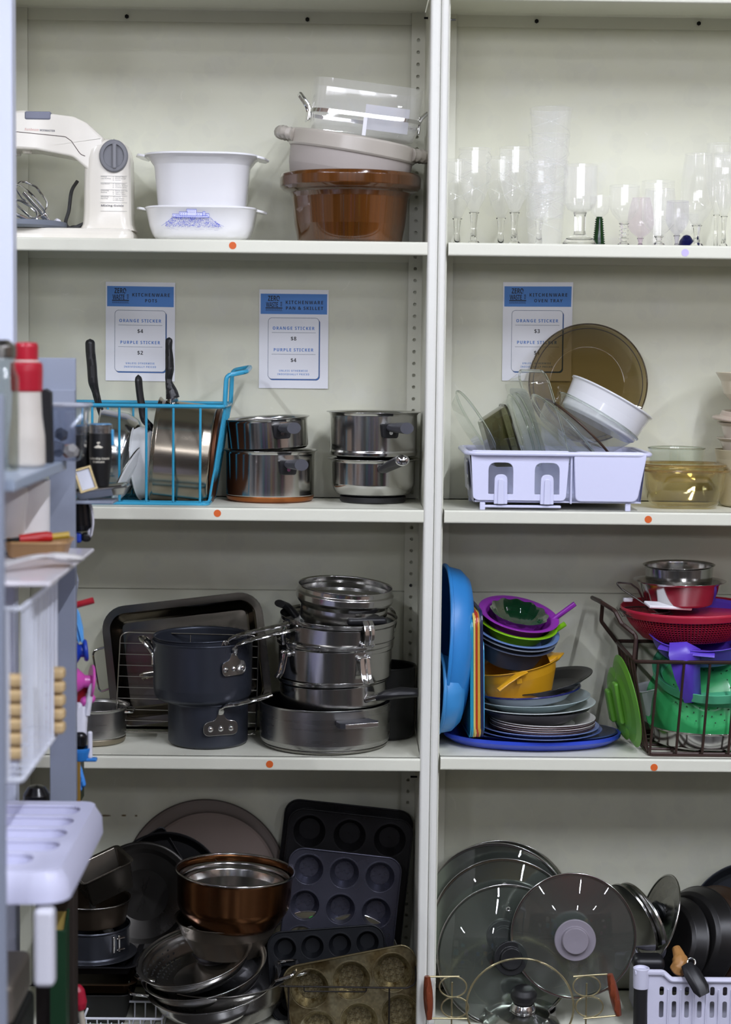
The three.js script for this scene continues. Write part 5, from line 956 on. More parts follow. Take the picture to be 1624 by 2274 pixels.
// muffin tins: a plate with round cups pressed in, standing upright
function muffinTin(label, p, rot, cols, rows, gap, r, depth, mat, margin = 0.016) {
  const o = thing('muffin_tin', label, 'muffin tin', p);
  turn(o, ...rot);
  const w = (cols - 1) * gap + 2 * r + 2 * margin, h = (rows - 1) * gap + 2 * r + 2 * margin, sh = rectShape(w, h, 0.03, 0, -h / 2), cups = [];
  for (let i = 0; i < cols; i++) for (let j = 0; j < rows; j++) { const x = (i - (cols - 1) / 2) * gap, y = -margin - r - j * gap; sh.holes.push(hole(x, y, r)); cups.push([x, y]); }
  part(o, 'plate', plate(sh, 0.0014, 0, 1, 20), mat);
  part(o, 'rim', sweep(ringRR(w / 2, h / 2, 0.03, 0).map((q) => V3(q.x, q.z - h / 2, 0.0012)), 0.0022, { closed: true, n: 6 }), mat);
  const side = lathe([[r * 0.66, -depth], [r * 0.7, -depth + 0.002], [r, 0], [r + 0.0018, 0.0016], [r + 0.003, 0.0014]], 32, 0.001).rotateX(Math.PI / 2), bottom = new THREE.CircleGeometry(r * 0.67, 28).translate(0, 0, -depth);
  for (const [x, y] of cups) { const c = part(o, 'cup', side.clone().translate(x, y, 0), mat); part(c, 'cup_bottom', bottom.clone().translate(x, y, 0), mat); }
  return o;
}
{
  const black = std('#262527', 0.45, 0.5, { roughnessMap: smudge }), bun = std('#1b1d21', 0.4, 0.4), grey = std('#5c5d6b', 0.4, 0.75, { roughnessMap: smudge });
  const wornMap = dataTex(256, (x, y) => { const s = 0.7 + 0.4 * nA(x, y) + 0.2 * nC(x, y), q = nB(x, y) * nA(y, x); return [150 * s - 90 * q, 142 * s - 100 * q, 112 * s - 100 * q]; }, 4, 4, true), worn = std('#ffffff', 0.38, 0.7, { map: wornMap, roughnessMap: smudge });
  muffinTin('large black muffin tin standing against the back panel', [0.0218,0.4706,0.036], [-0.05, 0, -0.1], 3, 4, 0.0875, 0.034, 0.026, black, 0.017);
  muffinTin('black muffin tin with wide cups behind the blue grey one', [0.0257,0.4585,0.066], [-0.07, 0, -0.1], 3, 4, 0.087, 0.0345, 0.028, black, 0.012);
  muffinTin('blue grey speckled muffin tin leaning on the black tins', [0.0149,0.385,0.108], [-0.1, 0, -0.1], 3, 4, 0.0765, 0.031, 0.026, grey, 0.012);
  // round ring tins
  const tinPlate = std('#6f6a58', 0.4, 0.8, { roughnessMap: smudge });
  for (const [p, R, lab, st] of [[[-0.0654,0.1751,0.13], 0.085, 'round bright rimmed tin carrying a green dot sticker', true], [[0.0327,0.1565,0.125], 0.096, 'round bright rimmed tin behind the black bun tin', false]]) {
    const o = thing('bun_tin', lab, 'bun tin', p); turn(o, Math.PI / 2 - 0.2, 0, 0);
    part(o, 'plate', lathe([[0, 0], [R, 0], [R, 0.0016], [0, 0.0016]], 60, 0.0004), tinPlate);
    part(o, 'rim', new THREE.TorusGeometry(R, 0.002, 8, 72).rotateX(Math.PI / 2), chrome);
    for (const a of [0.7, 1.57, 2.44, 4, 5.3]) part(o, 'cup', lathe([[0, -0.0001], [R * 0.25, 0.002], [R * 0.3, 0.0035]], 30, 0.001).translate(R * 0.6 * Math.cos(a), 0, -R * 0.58 * Math.sin(a) + (a < 3 ? 0.012 : 0)), tinPlate);
    if (st) part(o, 'green_sticker', new THREE.CylinderGeometry(0.0125, 0.0125, 0.0006, 28).translate(0.011, 0.0036, -R * 0.75), std('#2fa13a', 0.6), 'round green sticker');
    if (st) part(o, 'hanging_hole', new THREE.CylinderGeometry(0.003, 0.003, 0.0008, 14).translate(-0.012, 0.0022, -R * 0.8), bun);
  }
  muffinTin('black four across bun tin in front of the round rimmed tins', [-0.0291,0.2418,0.178], [-0.16, 0, 0.085], 4, 3, 0.058, 0.0235, 0.02, bun, 0.012);
  muffinTin('worn beige steel muffin tin in front of the others', [0.0167,0.2065,0.245], [-0.14, 0, 0.2], 3, 3, 0.0865, 0.0385, 0.03, worn, 0.013);
  const wr = thing('wire_rack', 'dark wire rack standing across the worn muffin tin', 'rack', [0.0172,0.1556,0.285]);
  const dk = std('#2b2724', 0.45, 0.6), X = (p) => (p - 770) / 1095, Y = (p) => (2190 - p) / 1095;
  part(wr, 'frame', wire([[X(618), Y(2191), 0], [X(905), Y(2193), 0], [X(924), Y(2184), 0], [X(925), Y(2164), 0], [X(925), Y(2150), -0.02]], 0.002, 0.012), dk);
  part(wr, 'lower_wire', wire([[X(675), Y(2193), 0.001], [X(675), Y(2202), 0.001], [X(814), Y(2202), 0.001], [X(814), Y(2194), 0.001]], 0.0016, 0.003), dk);
  for (const x of [866, 640]) part(wr, 'leg', wire([[X(x), Y(2191), 0], [X(x), S4 - wr.position.y, 0]], 0.0018, 0), dk);
  const wb = thing('wire_basket', 'white wire basket at the front of the bottom shelf', 'basket', [-0.4584, S4, 0.26]);
  const yr = 0.0894 - S4, ww = std('#e6e8f0', 0.4);
  part(wb, 'rim', wire([[-0.06, yr, 0.04], [0.1, yr, 0.04], [0.1, yr, -0.06], [-0.06, yr, -0.06]], 0.0026, 0.008, { closed: true }), ww);
  for (let i = 0; i < 8; i++) part(wb, 'wire', wire([[-0.055 + i * 0.022, yr, 0.04], [-0.055 + i * 0.022, 0.002, 0.036], [-0.055 + i * 0.022, 0.002, -0.056], [-0.055 + i * 0.022, yr, -0.06]], 0.0016, 0.004), ww);
}

// ================================================================ bottom shelf, right bay: lids and frying pans
const lidGlass = pane('#e6efe8', 0.012, { transmission: 0.97 });
function glassLid(label, p, rot, R, knob, dome = 0.03, vent) {
  const o = thing('glass_pan_cover', label, 'pan lid', p);
  turn(o, ...rot);
  const pr = []; for (let i = 0; i <= 9; i++) { const u = i / 9; pr.push(V2(Math.max(0.0005, R * 0.97 * u), dome * (1 - u * u))); }
  part(o, 'glass', new THREE.LatheGeometry(pr, 72), lidGlass);
  part(o, 'rim', wall([[R * 0.965, -0.003], [R, -0.003], [R, 0.003], [R * 0.965, 0.003]], 0.0008, 80, 0.001), steel);
  if (knob) { const k = part(o, 'knob', lathe([[0, dome - 0.001], [knob.r * 0.62, dome], [knob.r * 0.6, dome + 0.008], [knob.r * 0.95, dome + 0.012], [knob.r, dome + 0.016], [knob.r * 0.97, dome + 0.019], [knob.r * 0.66, dome + 0.0185], [knob.r * 0.64, dome + 0.026], [knob.r * 0.6, dome + 0.0285], [0, dome + 0.0275]], 48, 0.0015), knob.m, knob.l); }
  if (vent) { part(o, 'vent', new THREE.TorusGeometry(0.0035, 0.0018, 8, 18).rotateX(Math.PI / 2).translate(0, dome * 0.55 + 0.003, -R * 0.66), chrome, 'steel vent ring'); }
  return o;
}
{
  const lav = { r: 0.043, m: std('#857f88', 0.4), l: 'grey lavender knob' }, blk = { r: 0.036, m: std('#121315', 0.35), l: 'black knob' }, H = Math.PI / 2;
  glassLid('glass lid with a pale grey knob leaning in front of the other lids', [0.488,0.2457,0.225], [H - 0.12, 0, 0.05], 0.1305, lav);
  glassLid('glass lid with black knob standing behind the grey knobbed lid', [0.353,0.189,0.185], [H - 0.2, 0.0, -0.1], 0.148, blk, 0.03, true);
  glassLid('glass lid with black knob third from the front of the lid row', [0.3515,0.2229,0.14], [H - 0.14, 0, 0.08], 0.158, blk, 0.032, true);
  glassLid('glass lid with steel rim tilted near the back of the lid row', [0.3385,0.2369,0.085], [H - 0.12, 0, 0.1], 0.163, null, 0.03, true);
  glassLid('glass lid with steel rim against the back panel', [0.3474,0.2319,0.05], [H - 0.08, 0, -0.06], 0.165, blk, 0.026);
  glassLid('small glass lid standing edge on beside the frying pans', [0.6238,0.2485,0.13], [0.15, 0.5, -H + 0.25], 0.085, { ...blk, r: 0.025 });
  glassLid('second small glass lid on edge next to the frying pans', [0.6425,0.2549,0.15], [0.15, 0.45, -H + 0.28], 0.088, { ...blk, r: 0.025 });
  const ml = thing('steel_pan_cover', 'oval steel lid on edge leaning on the frying pans', 'pan lid', [0.675,0.2632,0.16]);
  turn(ml, 0.1, 0.12, -H - 0.36);
  part(ml, 'dome', wall([[0, 0.014], [0.05, 0.012], [0.082, 0.004], [0.095, 0]], 0.0012, 64, 0.006), steelGrey);
  part(ml, 'rim', new THREE.TorusGeometry(0.095, 0.002, 8, 64).rotateX(H), steel);
}
{ // steel lid with a black knob lying at the front
  const o = thing('steel_pan_cover', 'domed steel lid with a black ball knob lying at the front', 'pan lid', [0.3826, 0.0808 - 0.018, 0.245]);
  turn(o, 0.12, 0, -0.02);
  part(o, 'dome', wall([[0, 0.034], [0.03, 0.033], [0.055, 0.024, 0.02], [0.074, 0.008], [0.08, 0]], 0.0012, 72, 0.01), steel);
  part(o, 'collar', lathe([[0, 0.034], [0.028, 0.034], [0.026, 0.042], [0.022, 0.05], [0, 0.05]], 40, 0.003), chrome);
  part(o, 'knob', lathe([[0, 0.048], [0.017, 0.048], [0.026, 0.058, 0.01], [0.028, 0.07, 0.01], [0.02, 0.082, 0.01], [0, 0.085]], 40, 0.006), std('#151516', 0.5), 'black ball knob');
  const pot = thing('cooking_pot', 'steel pot under the black knobbed lid', 'pot', [0.3826, S4, 0.2]);
  part(pot, 'body', wall([[0, 0.001], [0.07, 0.001], [0.075, 0.006], [0.0755, Math.max(0.03, o.position.y - S4 - 0.02)]], 0.0014, 56, 0.004), steelSatin);
}
{ // wire serving rack with wooden handles
  const gold = std('#b9ae88', 0.35, 0.9), wood = std('#7a3a22', 0.45, 0, { roughnessMap: smudge }), K = 1120, zc = 0.325;
  const o = thing('wire_rack', 'brass wire bottle rack with turned wooden end handles', 'rack', [0.3711,0.1293,0.325]), X = (p) => (p - 1157) / K, Y = (p) => (2236 - p) / K;
  const ell = (cx, cy, rx, ry, n = 44) => Array.from({ length: n }, (_, i) => { const t = i / n * 2 * Math.PI; return V3(X(cx) + rx / K * Math.cos(t), Y(cy) + ry / K * Math.sin(t), 0); });
  part(o, 'hoop', sweep(ell(1155, 2236, 122, 113, 64), 0.0022, { closed: true, n: 7 }), gold);
  for (const [x, y] of [[1002, 2190], [1007, 2238], [1306, 2186], [1313, 2234]]) part(o, 'ring', sweep(ell(x, y, 31, 24), 0.0016, { closed: true, n: 7 }), gold);
  for (const [x0, y0, x1, y1] of [[946, 2167, 1016, 2166], [948, 2264, 1035, 2264], [1275, 2164, 1352, 2158], [1300, 2262, 1378, 2254]]) part(o, 'bar', wire([[X(x0), Y(y0), 0], [X(x1), Y(y1), 0]], 0.002, 0), gold);
  for (const x of [1000, 1306]) part(o, "upright", wire([[X(x), Y(2180), -0.002], [X(x), Y(2300), -0.002]], 0.0018, 0), gold);
  for (const [x0, y0, x1, y1] of [[943, 2166, 949, 2266], [1358, 2158, 1380, 2254]]) { const a = V3(X(x0), Y(y0), 0), b = V3(X(x1), Y(y1), 0), c = []; for (let i = 0; i <= 12; i++) c.push(a.clone().lerp(b, i / 12)); part(o, 'handle', sweep(c, 0.01, { n: 16, radii: c.map((_, i) => 0.0072 + 0.0058 * Math.sin(Math.PI * (0.12 + 0.76 * i / 12)) ** 1.2 - 0.003) }), wood, 'turned wooden handle'); }
}
{ // white plastic basket with slots, full of frying pans
  const wp = plas('#cfcfe2', 0.4), o = thing('plastic_basket', 'white plastic basket with slotted sides holding frying pans', 'basket', [0.7476, S4, 0.17]), K = 1110, X = (p) => (p - 1560) / K, yt = 0.1763 - S4, Yp = (p) => (2176 - p) / K + yt;
  const sh = poly([[X(1436), 0], [X(1760), 0], [X(1760), yt], [X(1486), yt, 0.01], [X(1474), Yp(2163), 0.01], [X(1432), Yp(2160)]], 0.002, 4);
  for (let i = 0; i < 10; i++) { const x = X(1466.6 + i * 28.9); for (const [a, b] of [[2193, 2214], [2227, 2266], [2278, 2300]]) if (Yp(b) > 0.01) sh.holes.push(new THREE.Path(fillet([V2(x - 0.0046, Yp(b)), V2(x + 0.0046, Yp(b)), V2(x + 0.0046, Yp(a)), V2(x - 0.0046, Yp(a))], 0.0045, 4, true))); }
  part(o, 'front_wall', plate(sh, 0.003, 0.0006).translate(0, 0, 0.115), wp);
  for (let i = 0; i < 9; i++) part(o, 'rib', box(0.003, yt - 0.02, 0.004, X(1481 + i * 28.9), (yt - 0.02) / 2, 0.1195, 0.001), wp);
  part(o, 'rim', sweep(fillet(pts3([[X(1404), Yp(2160), 0.118], [X(1468), Yp(2160), 0.118], [X(1487), Yp(2177), 0.118], [X(1760), Yp(2177), 0.118]]), 0.012, 4), 0.007, { n: 10, flat: 0.9 }), wp);
  part(o, 'side_wall', box(0.003, yt + 0.01, 0.22, X(1434), (yt + 0.01) / 2, 0.005, 0.001), wp);
  part(o, 'floor', box(0.3, 0.003, 0.22, X(1598), 0.004, 0.005, 0.001), wp);
  part(o, 'corner_tube', lathe([[0, Yp(2198)], [0.016, Yp(2198)], [0.017, Yp(2152)], [0.014, Yp(2150)], [0.0125, Yp(2156)], [0, Yp(2156)]], 32, 0.001).translate(X(1420), 0, 0.112), wp);
  part(o, 'corner_leg', lathe([[0, 0], [0.014, 0], [0.0145, Yp(2198)], [0, Yp(2198)]], 28, 0.001).translate(X(1420), 0, 0.112), std('#1a1a1c', 0.5), 'black leg socket');
}
{ // frying pans standing on edge
  const H = Math.PI / 2, dark = std('#1c1b1b', 0.32, 0.3), brown = std('#33241a', 0.36, 0.3);
  const fry = (lab, p, R, yaw, lean, mat, dep = 0.04) => { const o = thing('frying_pan', lab, 'frying pan', p); turn(o, 0, yaw, -H + lean, 'YXZ'); part(o, 'pan', wall([[0, 0], [R * 0.78, 0], [R * 0.86, 0.006], [R * 0.98, dep - 0.002], [R, dep]], 0.0028, 72, 0.006), mat); return o; };
  const f1 = fry('black frying pan on edge beside the steel lid', [0.6915,0.2146,0.16], 0.098, 0.55, -0.32, dark, 0.03);
  const f2 = fry('black frying pan with brownish rim second in the pan row', [0.7333,0.2214,0.15], 0.112, 0.6, -0.3, dark, 0.036);
  const f3 = fry('brown seasoned frying pan third in the pan row', [0.7794,0.2169,0.15], 0.115, 0.7, -0.26, brown, 0.036);
  fry('dark frying pan fourth in the pan row', [0.8199,0.2074,0.15], 0.115, 0.7, -0.26, std('#26262a', 0.4, 0.3), 0.036);
  const bigp = thing('frying_pan', 'large slate dark frying pan leaning on the back panel', 'frying pan', [0.8954,0.2095,0.06]); turn(bigp, H - 0.15, 0, -0.05);
  part(bigp, 'pan', wall([[0, -0.03], [0.115, -0.03], [0.125, -0.024], [0.144, 0.006], [0.147, 0.008]], 0.003, 80, 0.006), std('#22262e', 0.45, 0.3));
  const held = (pan, p) => { const g = new THREE.Group(); g.name = 'handle'; g.position.set(...p); scene.add(g); g.pan = pan; return g; };
  const spn = held(f2, [0.7026,0.1951,0.26]); turn(spn, 0.5, 0.3, -0.5); spn.scale.setScalar(0.75);
  part(spn, 'wooden_grip', sweep(curve([[0.004, 0.02, -0.05], [0.004, 0.014, -0.02], [0, 0.006, 0], [-0.006, -0.012, 0.01], [-0.008, -0.02, 0.012]], 20), 0.02, { n: 16, radii: curve([[0, 0, 0], [1, 0, 0]], 20).map((_, i) => i < 6 ? 0.012 + i * 0.0012 : 0.0215 - Math.max(0, i - 14) ** 2 * 0.00042) }), std('#a97a45', 0.5, 0, { roughnessMap: smudge }));
  part(spn, 'hanging_hole', new THREE.CylinderGeometry(0.004, 0.004, 0.002, 14).rotateX(H).translate(0.014, 0.006, 0.019), std('#22160c', 0.8));
  const bh = held(f3, [0.7307,0.1794,0.31]); turn(bh, -0.5, 0, 0.45);
  part(bh, 'grip', sweep(pts3([[0, 0.04, -0.01], [0, 0.02, 0], [0, -0.016, 0.004], [0, -0.03, 0.004]]), 0.017, { n: 14, flat: 0.4, up: V3(0, 0, 1), radii: [0.012, 0.018, 0.018, 0.012] }), blackPlastic);
  part(bh, 'ring', at(new THREE.TorusGeometry(0.008, 0.002, 8, 20), 0.012, 0.04, -0.01), chrome);
  const bk = held(f1, [0.6425,0.1964,0.24]);
  part(bk, 'grip', box(0.065, 0.03, 0.05, 0, 0, 0, 0.013, 4), blackPlastic);
  for (const h of [spn, bh, bk]) { scene.updateMatrixWorld(true); const pan = h.pan; delete h.pan; pan.attach(h); }
}

// ================================================================ foreground: slim grey rack at the aisle end
const rackGrey = std('#8f96a6', 0.45, 0.1), whiteBoard = phys('#ece8ee', 0.3, { clearcoat: 0.3 });
const RX = -0.49; // right edge of the rack posts
{
  const w = thing('wall_upright', 'tall white shelving upright beyond the grey rack', 'upright', [-0.64, 0, 0.62]);
  part(w, 'post', box(0.094, 2.6, 0.04, 0, 1.3, 0, 0.005), std('#d3d9ea', 0.4));
  const r = thing('display_rack', 'slim grey metal display rack at the end of the aisle', 'rack', [RX, 0, 0.9]);
  part(r, 'rear_post', box(0.048, 1.375, 0.012, -0.024, 0.6875, -0.31, 0.002), rackGrey);
  part(r, 'rear_plate', box(0.075, 0.115, 0.006, -0.0375, 1.375, -0.318, 0.002), rackGrey);
  part(r, 'front_post', box(0.04, 1.38, 0.012, -0.036, 0.69, 0.31, 0.002), rackGrey);
  part(r, 'side_rail', box(0.012, 0.02, 0.61, -0.04, 0.03, 0, 0.002), rackGrey);
  part(r, 'shelf_board', box(0.42, 0.018, 0.52, -0.214, 1.243, 0.03, 0.003), std('#a9b6c9', 0.35, 0.1), 'blue grey shelf board');
  part(r, 'shelf_board', box(0.45, 0.007, 0.5, -0.187, 1.085, -0.03, 0.003), whiteBoard, 'white shelf board');
  part(r, 'shelf_board', box(0.42, 0.012, 0.54, -0.255, 0.585, 0.03, 0.003), std('#d9dae4', 0.4), 'pale lower shelf board');
  part(r, 'shelf_board', box(0.42, 0.012, 0.54, -0.255, 0.16, 0.03, 0.003), std('#d9dae4', 0.4), 'pale bottom shelf board');
  part(r, 'hook_rail', box(0.006, 0.5, 0.02, -0.004, 0.86, -0.322, 0.002), rackGrey);
  part(r, 'support_bar', box(0.032, 0.124, 0.032, 0.034, 0.525, 0.26, 0.009), std('#d8d8e2', 0.4), 'white bracket bar');
  part(r, 'bracket', box(0.11, 0.006, 0.08, 0.012, 1.168, -0.36, 0.002), rackGrey);
  part(r, 'post_bolt', new THREE.CylinderGeometry(0.005, 0.005, 0.004, 12).rotateX(Math.PI / 2).translate(-0.03, 0.83, -0.302), darkBolt);
}
const shelfA = 1.2525, shelfB = 1.089, shelfC = 0.5915;
{ // things on the blue grey board
  const cream2 = phys('#d6cfc6', 0.35, { clearcoat: 0.3 });
  const f = thing('flask', 'cream flask with a stepped red cap', 'flask', [-0.5288, shelfA, 0.88]);
  part(f, 'body', wall([[0, 0], [0.028, 0], [0.031, 0.006], [0.03, 0.05], [0.0255, 0.085], [0.0235, 0.128]], 0.002, 40, 0.005), cream2);
  part(f, 'cap', lathe([[0, 0.125], [0.026, 0.125], [0.027, 0.16], [0.026, 0.172], [0.019, 0.175], [0.0195, 0.2], [0.0175, 0.206], [0, 0.207]], 36, 0.003), std('#b3182e', 0.35), 'red stepped cap');
  part(f, 'cap_ring', new THREE.TorusGeometry(0.02, 0.002, 8, 32).rotateX(Math.PI / 2).translate(0, 0.175, 0), cream2);
  const g = thing('glass_jar', 'blurry clear glass jar with steel lid beside the flask', 'jar', [-0.5501, shelfA, 0.98]);
  part(g, 'jar', wall([[0, 0], [0.024, 0], [0.026, 0.005], [0.026, 0.15], [0.02, 0.165], [0.02, 0.18]], 0.002, 32, 0.004), pane('#e8eae6', 0.05));
  part(g, 'lid', lathe([[0, 0.18], [0.022, 0.18], [0.022, 0.2], [0.01, 0.21], [0, 0.21]], 28, 0.003), steelGrey);
  const b = thing('phone_stand', 'small black angular stand between flask and grey plate', 'stand', [-0.5134, shelfA, 0.76]);
  part(b, 'body', plate(poly([[-0.011, 0], [0.011, 0], [0.009, 0.122], [0.0, 0.128], [-0.01, 0.125]], 0.002), 0.02, 0.001), blackPlastic);
  const c = thing('plastic_container', 'clear plastic food container with small items inside', 'container', [-0.4939, shelfA, 0.7]);
  part(c, 'box', rrDish(0.033, 0.034, 0.01, [[-0.033, 0], [-0.004, 0, 0.008], [0.002, 0.02], [0.007, 0.085], [0.01, 0.09], [0.01, 0.1]], 0.0012, 0.004), pane('#eef0f4', 0.12));
  part(c, 'rim', sweep(ringRR(0.044, 0.045, 0.018, 0.098), 0.003, { closed: true, n: 8 }), phys('#dfe1ea', 0.3, { transmission: 0.5, thickness: 0 }));
  for (const [x, y, z, r, col] of [[-0.012, 0.02, 0.004, 0.016, '#5c6170'], [0.014, 0.018, 0.01, 0.014, '#d8cfc0'], [0.004, 0.016, -0.012, 0.013, '#c2703f'], [-0.006, 0.046, -0.004, 0.013, '#3c4250']]) part(c, 'trinket', at(new THREE.DodecahedronGeometry(r, 0), x, y, z, x * 40, y * 30, 0), std(col, 0.5));
  // tumblers on the steel tray behind the post
  const zt = 0.53, tr = thing('steel_tray', 'shiny steel tray tilted under the black tumblers', 'tray', [-0.4538, 1.178, zt]);
  turn(tr, 0, 0.25, 0.12);
  part(tr, 'tray', rrDish(0.05, 0.035, 0.004, [[-0.05, -0.002], [-0.01, -0.002], [-0.002, 0.012], [0.006, 0.014]], 0.0012, 0.002), chrome);
  const tm = canvasTex(512, 512, (q, W, H) => {
    q.clearRect(0, 0, W, H); q.fillStyle = '#e9e2cf';
    q.save(); q.translate(256 - 88, -130); q.scale(2, 2);
    q.beginPath(); q.moveTo(0, 150); q.lineTo(44, 128); q.lineTo(88, 150); q.lineTo(44, 172); q.fill(); q.beginPath(); q.moveTo(20, 164); q.lineTo(44, 176); q.lineTo(68, 164); q.lineTo(66, 194); q.quadraticCurveTo(44, 208, 22, 194); q.fill(); q.fillRect(12, 156, 4, 44);
    q.beginPath(); q.arc(38, 110, 8, 0, 7); q.arc(52, 108, 8, 0, 7); q.fill(); q.fillRect(42, 112, 4, 16);
    q.font = 'bold 26px sans-serif'; q.textAlign = 'center'; q.fillText('Leadership Course', 44, 262); q.fillText('Graduate', 44, 292); q.restore();
  });
  const tumb = (lab, px, z, y, map) => {
    const t = thing('travel_tumbler', lab, 'tumbler', [px, y, z]); turn(t, 0, map ? -0.05 : 0.3, map ? 0.0 : 0.08);
    part(t, 'body', wall([[0, 0], [0.0145, 0], [0.016, 0.003], [0.0205, 0.045], [0.0215, 0.07], [0.021, 0.1]], 0.0015, 44, 0.003), std('#151517', 0.42));
    if (map) part(t, 'print', new THREE.CylinderGeometry(0.0219, 0.0206, 0.052, 24, 1, true, -1.2, 2.4).translate(0, 0.066, 0), std('#ffffff', 0.5, 0, { map, transparent: true }), 'cream graduation cap print');
    part(t, 'collar', wall([[0.0205, 0.099], [0.0212, 0.1], [0.0216, 0.114], [0.0222, 0.1155]], 0.001, 44, 0.001), steelSatin, 'steel collar');
    part(t, 'lid', lathe([[0, 0.113], [0.0205, 0.113], [0.0215, 0.1165], [0.018, 0.118], [0, 0.118]], 40, 0.001), phys('#5c9fd2', 0.3, { transmission: 0.3, thickness: 0 }), 'blue lid');
    if (map) part(t, 'silicone_tab', box(0.006, 0.03, 0.01, 0.0215, 0.092, -0.003, 0.002), std('#4aa7dc', 0.4), 'light blue silicone tab');
    return t;
  };
  tumb('black travel tumbler printed with a graduation cap', -0.4521, 0.535, 1.194, tm);
  tumb('plain black travel tumbler beside the graduation cap tumbler', -0.4839, 0.5, 1.19);
  const fr = thing('picture_frame', 'small gilt picture frame leaning among the tumblers', 'frame', [-0.4681, 1.188, 0.572]); turn(fr, -0.25, 0.3, 0.35);
  part(fr, 'frame', (() => { const s = rectShape(0.034, 0.046, 0.001, 0, 0.023); s.holes.push(new THREE.Path(rectShape(0.025, 0.037, 0.0005, 0, 0.023).getPoints().reverse())); return plate(s, 0.004, 0.0006); })(), std('#9a8a66', 0.25, 0.9));
  part(fr, 'picture', box(0.026, 0.038, 0.001, 0, 0.023, 0.001, 0.0002), std('#cfd2dc', 0.5));
}
{ // white board level
  const wc = phys('#e6e3e2', 0.3, { clearcoat: 0.4 });
  const tr = thing('wooden_tray', 'small wooden tray with red and yellow tools on the white board', 'tray', [-0.5298, shelfB + 0.0005, 0.76]);
  part(tr, 'tray', rrDish(0.052, 0.05, 0.02, [[-0.052, 0], [-0.006, 0], [0.002, 0.024], [0.006, 0.026]], 0.004, 0.004), std('#b18a5c', 0.6, 0, { roughnessMap: smudge }));
  const tl = thing('screwdriver', 'red and yellow handled screwdriver in the wooden tray', 'tool', [-0.5187, shelfB + 0.035, 0.785]); turn(tl, 0, 0.3, 0.06);
  part(tl, 'handle', sweep(pts3([[-0.04, 0, 0], [-0.012, 0, 0], [0.008, 0, 0], [0.016, 0, 0]]), 0.01, { n: 10, radii: [0.008, 0.01, 0.0105, 0.008] }), std('#c1201f', 0.35), 'red handle');
  part(tl, 'tip', sweep(pts3([[0.016, 0, 0], [0.046, 0.001, 0]]), 0.006, { n: 10 }), std('#c8a632', 0.4), 'yellow tip');
  part(tl, 'shaft', sweep(pts3([[-0.04, 0, 0], [-0.07, -0.002, 0]]), 0.004, { n: 8 }), darkBolt);
  const mg = thing('mug', 'white ceramic mug standing behind the wooden tray', 'mug', [-0.5591, shelfB + 0.0005, 0.67]);
  part(mg, 'body', wall([[0, 0], [0.03, 0], [0.034, 0.005], [0.035, 0.1], [0.0355, 0.125]], 0.003, 44, 0.004), wc);
  part(mg, 'handle', at(new THREE.TorusGeometry(0.022, 0.0055, 10, 24, Math.PI).rotateZ(Math.PI / 2), -0.034, 0.062, 0.0), wc);
  const mg2 = thing('mug', 'tapered white mug beside the other white mug', 'mug', [-0.5901, shelfB + 0.0005, 0.71]);
  part(mg2, 'body', wall([[0, 0], [0.022, 0], [0.026, 0.005], [0.034, 0.115]], 0.003, 44, 0.004), wc);
  const sp = thing('serving_spoon', 'large white plastic spoon lying on the white board', 'spoon', [-0.489, shelfB + 0.006, 0.95]); turn(sp, 0, 0.85, 0);
  const sc = curve([[-0.14, 0, 0], [-0.06, 0.012, 0], [0.0, 0.016, 0], [0.04, 0.01, 0], [0.075, 0.006, 0]], 30);
  part(sp, 'spoon', sweep(sc, 0.02, { n: 14, flat: 0.3, up: V3(0, 1, 0), radii: sc.map((_, i) => i < 17 ? 0.009 + i * 0.0002 : 0.0124 + 0.016 * Math.sin((i - 17) / 13 * Math.PI) ** 0.7) }), wc);
}
{ // white wire basket hanging on the rack with bamboo trivets inside
  const ww = std('#dfe3ee', 0.4), o = thing('wire_basket', 'white wire hanging basket under the white board', 'basket', [RX + 0.002, 0.6, 1.0]);
  const y0 = 0.19, y1 = 0.455, z0 = -0.18, z1 = 0.18;
  part(o, 'top_rail', wire([[-0.36, y1, z0], [0, y1, z0], [0, y1, z1], [-0.36, y1, z1]], 0.004, 0.012, { closed: true }), ww);
  part(o, 'bottom_rail', wire([[-0.36, y0, z0], [0, y0, z0], [0, y0, z1], [-0.36, y0, z1]], 0.004, 0.012, { closed: true }), ww);
  for (let i = 0; i < 9; i++) { const z = z0 + 0.02 + i * 0.04; part(o, 'wire', wire([[0, y1, z], [0, y0, z], [-0.36, y0, z]], 0.003, 0.006), ww); }
  for (let i = 0; i < 5; i++) { const x = -0.02 - i * 0.03; part(o, 'wire', wire([[x, y1, z1], [x, y0, z1]], 0.003, 0), ww); }
  const bam = std('#cdb182', 0.55, 0, { roughnessMap: smudge }), bd = std('#8a3a2a', 0.6);
  for (const [dx, y, z, n, lab] of [[0.006, 0.19, 0.86, 5, 'notched bamboo trivet bar at the end of the wire basket'], [-0.06, 0.19, 1.06, 6, 'bamboo trivet mat with red knots in the wire basket']]) {
    const t = thing('bamboo_trivet', lab, 'trivet', [RX + dx, 0.6 + y + 0.006, z]);
    for (let i = 0; i < n; i++) { part(t, 'slat', box(n > 5 ? 0.1 : 0.03, 0.021, 0.03, 0, 0.0115 + i * 0.0232, 0, 0.008, 3), bam); if (i) part(t, 'knot', new THREE.SphereGeometry(0.004, 8, 6).translate(n > 5 ? -0.03 : -0.012, i * 0.0232, 0.013), bd); }
  }
}
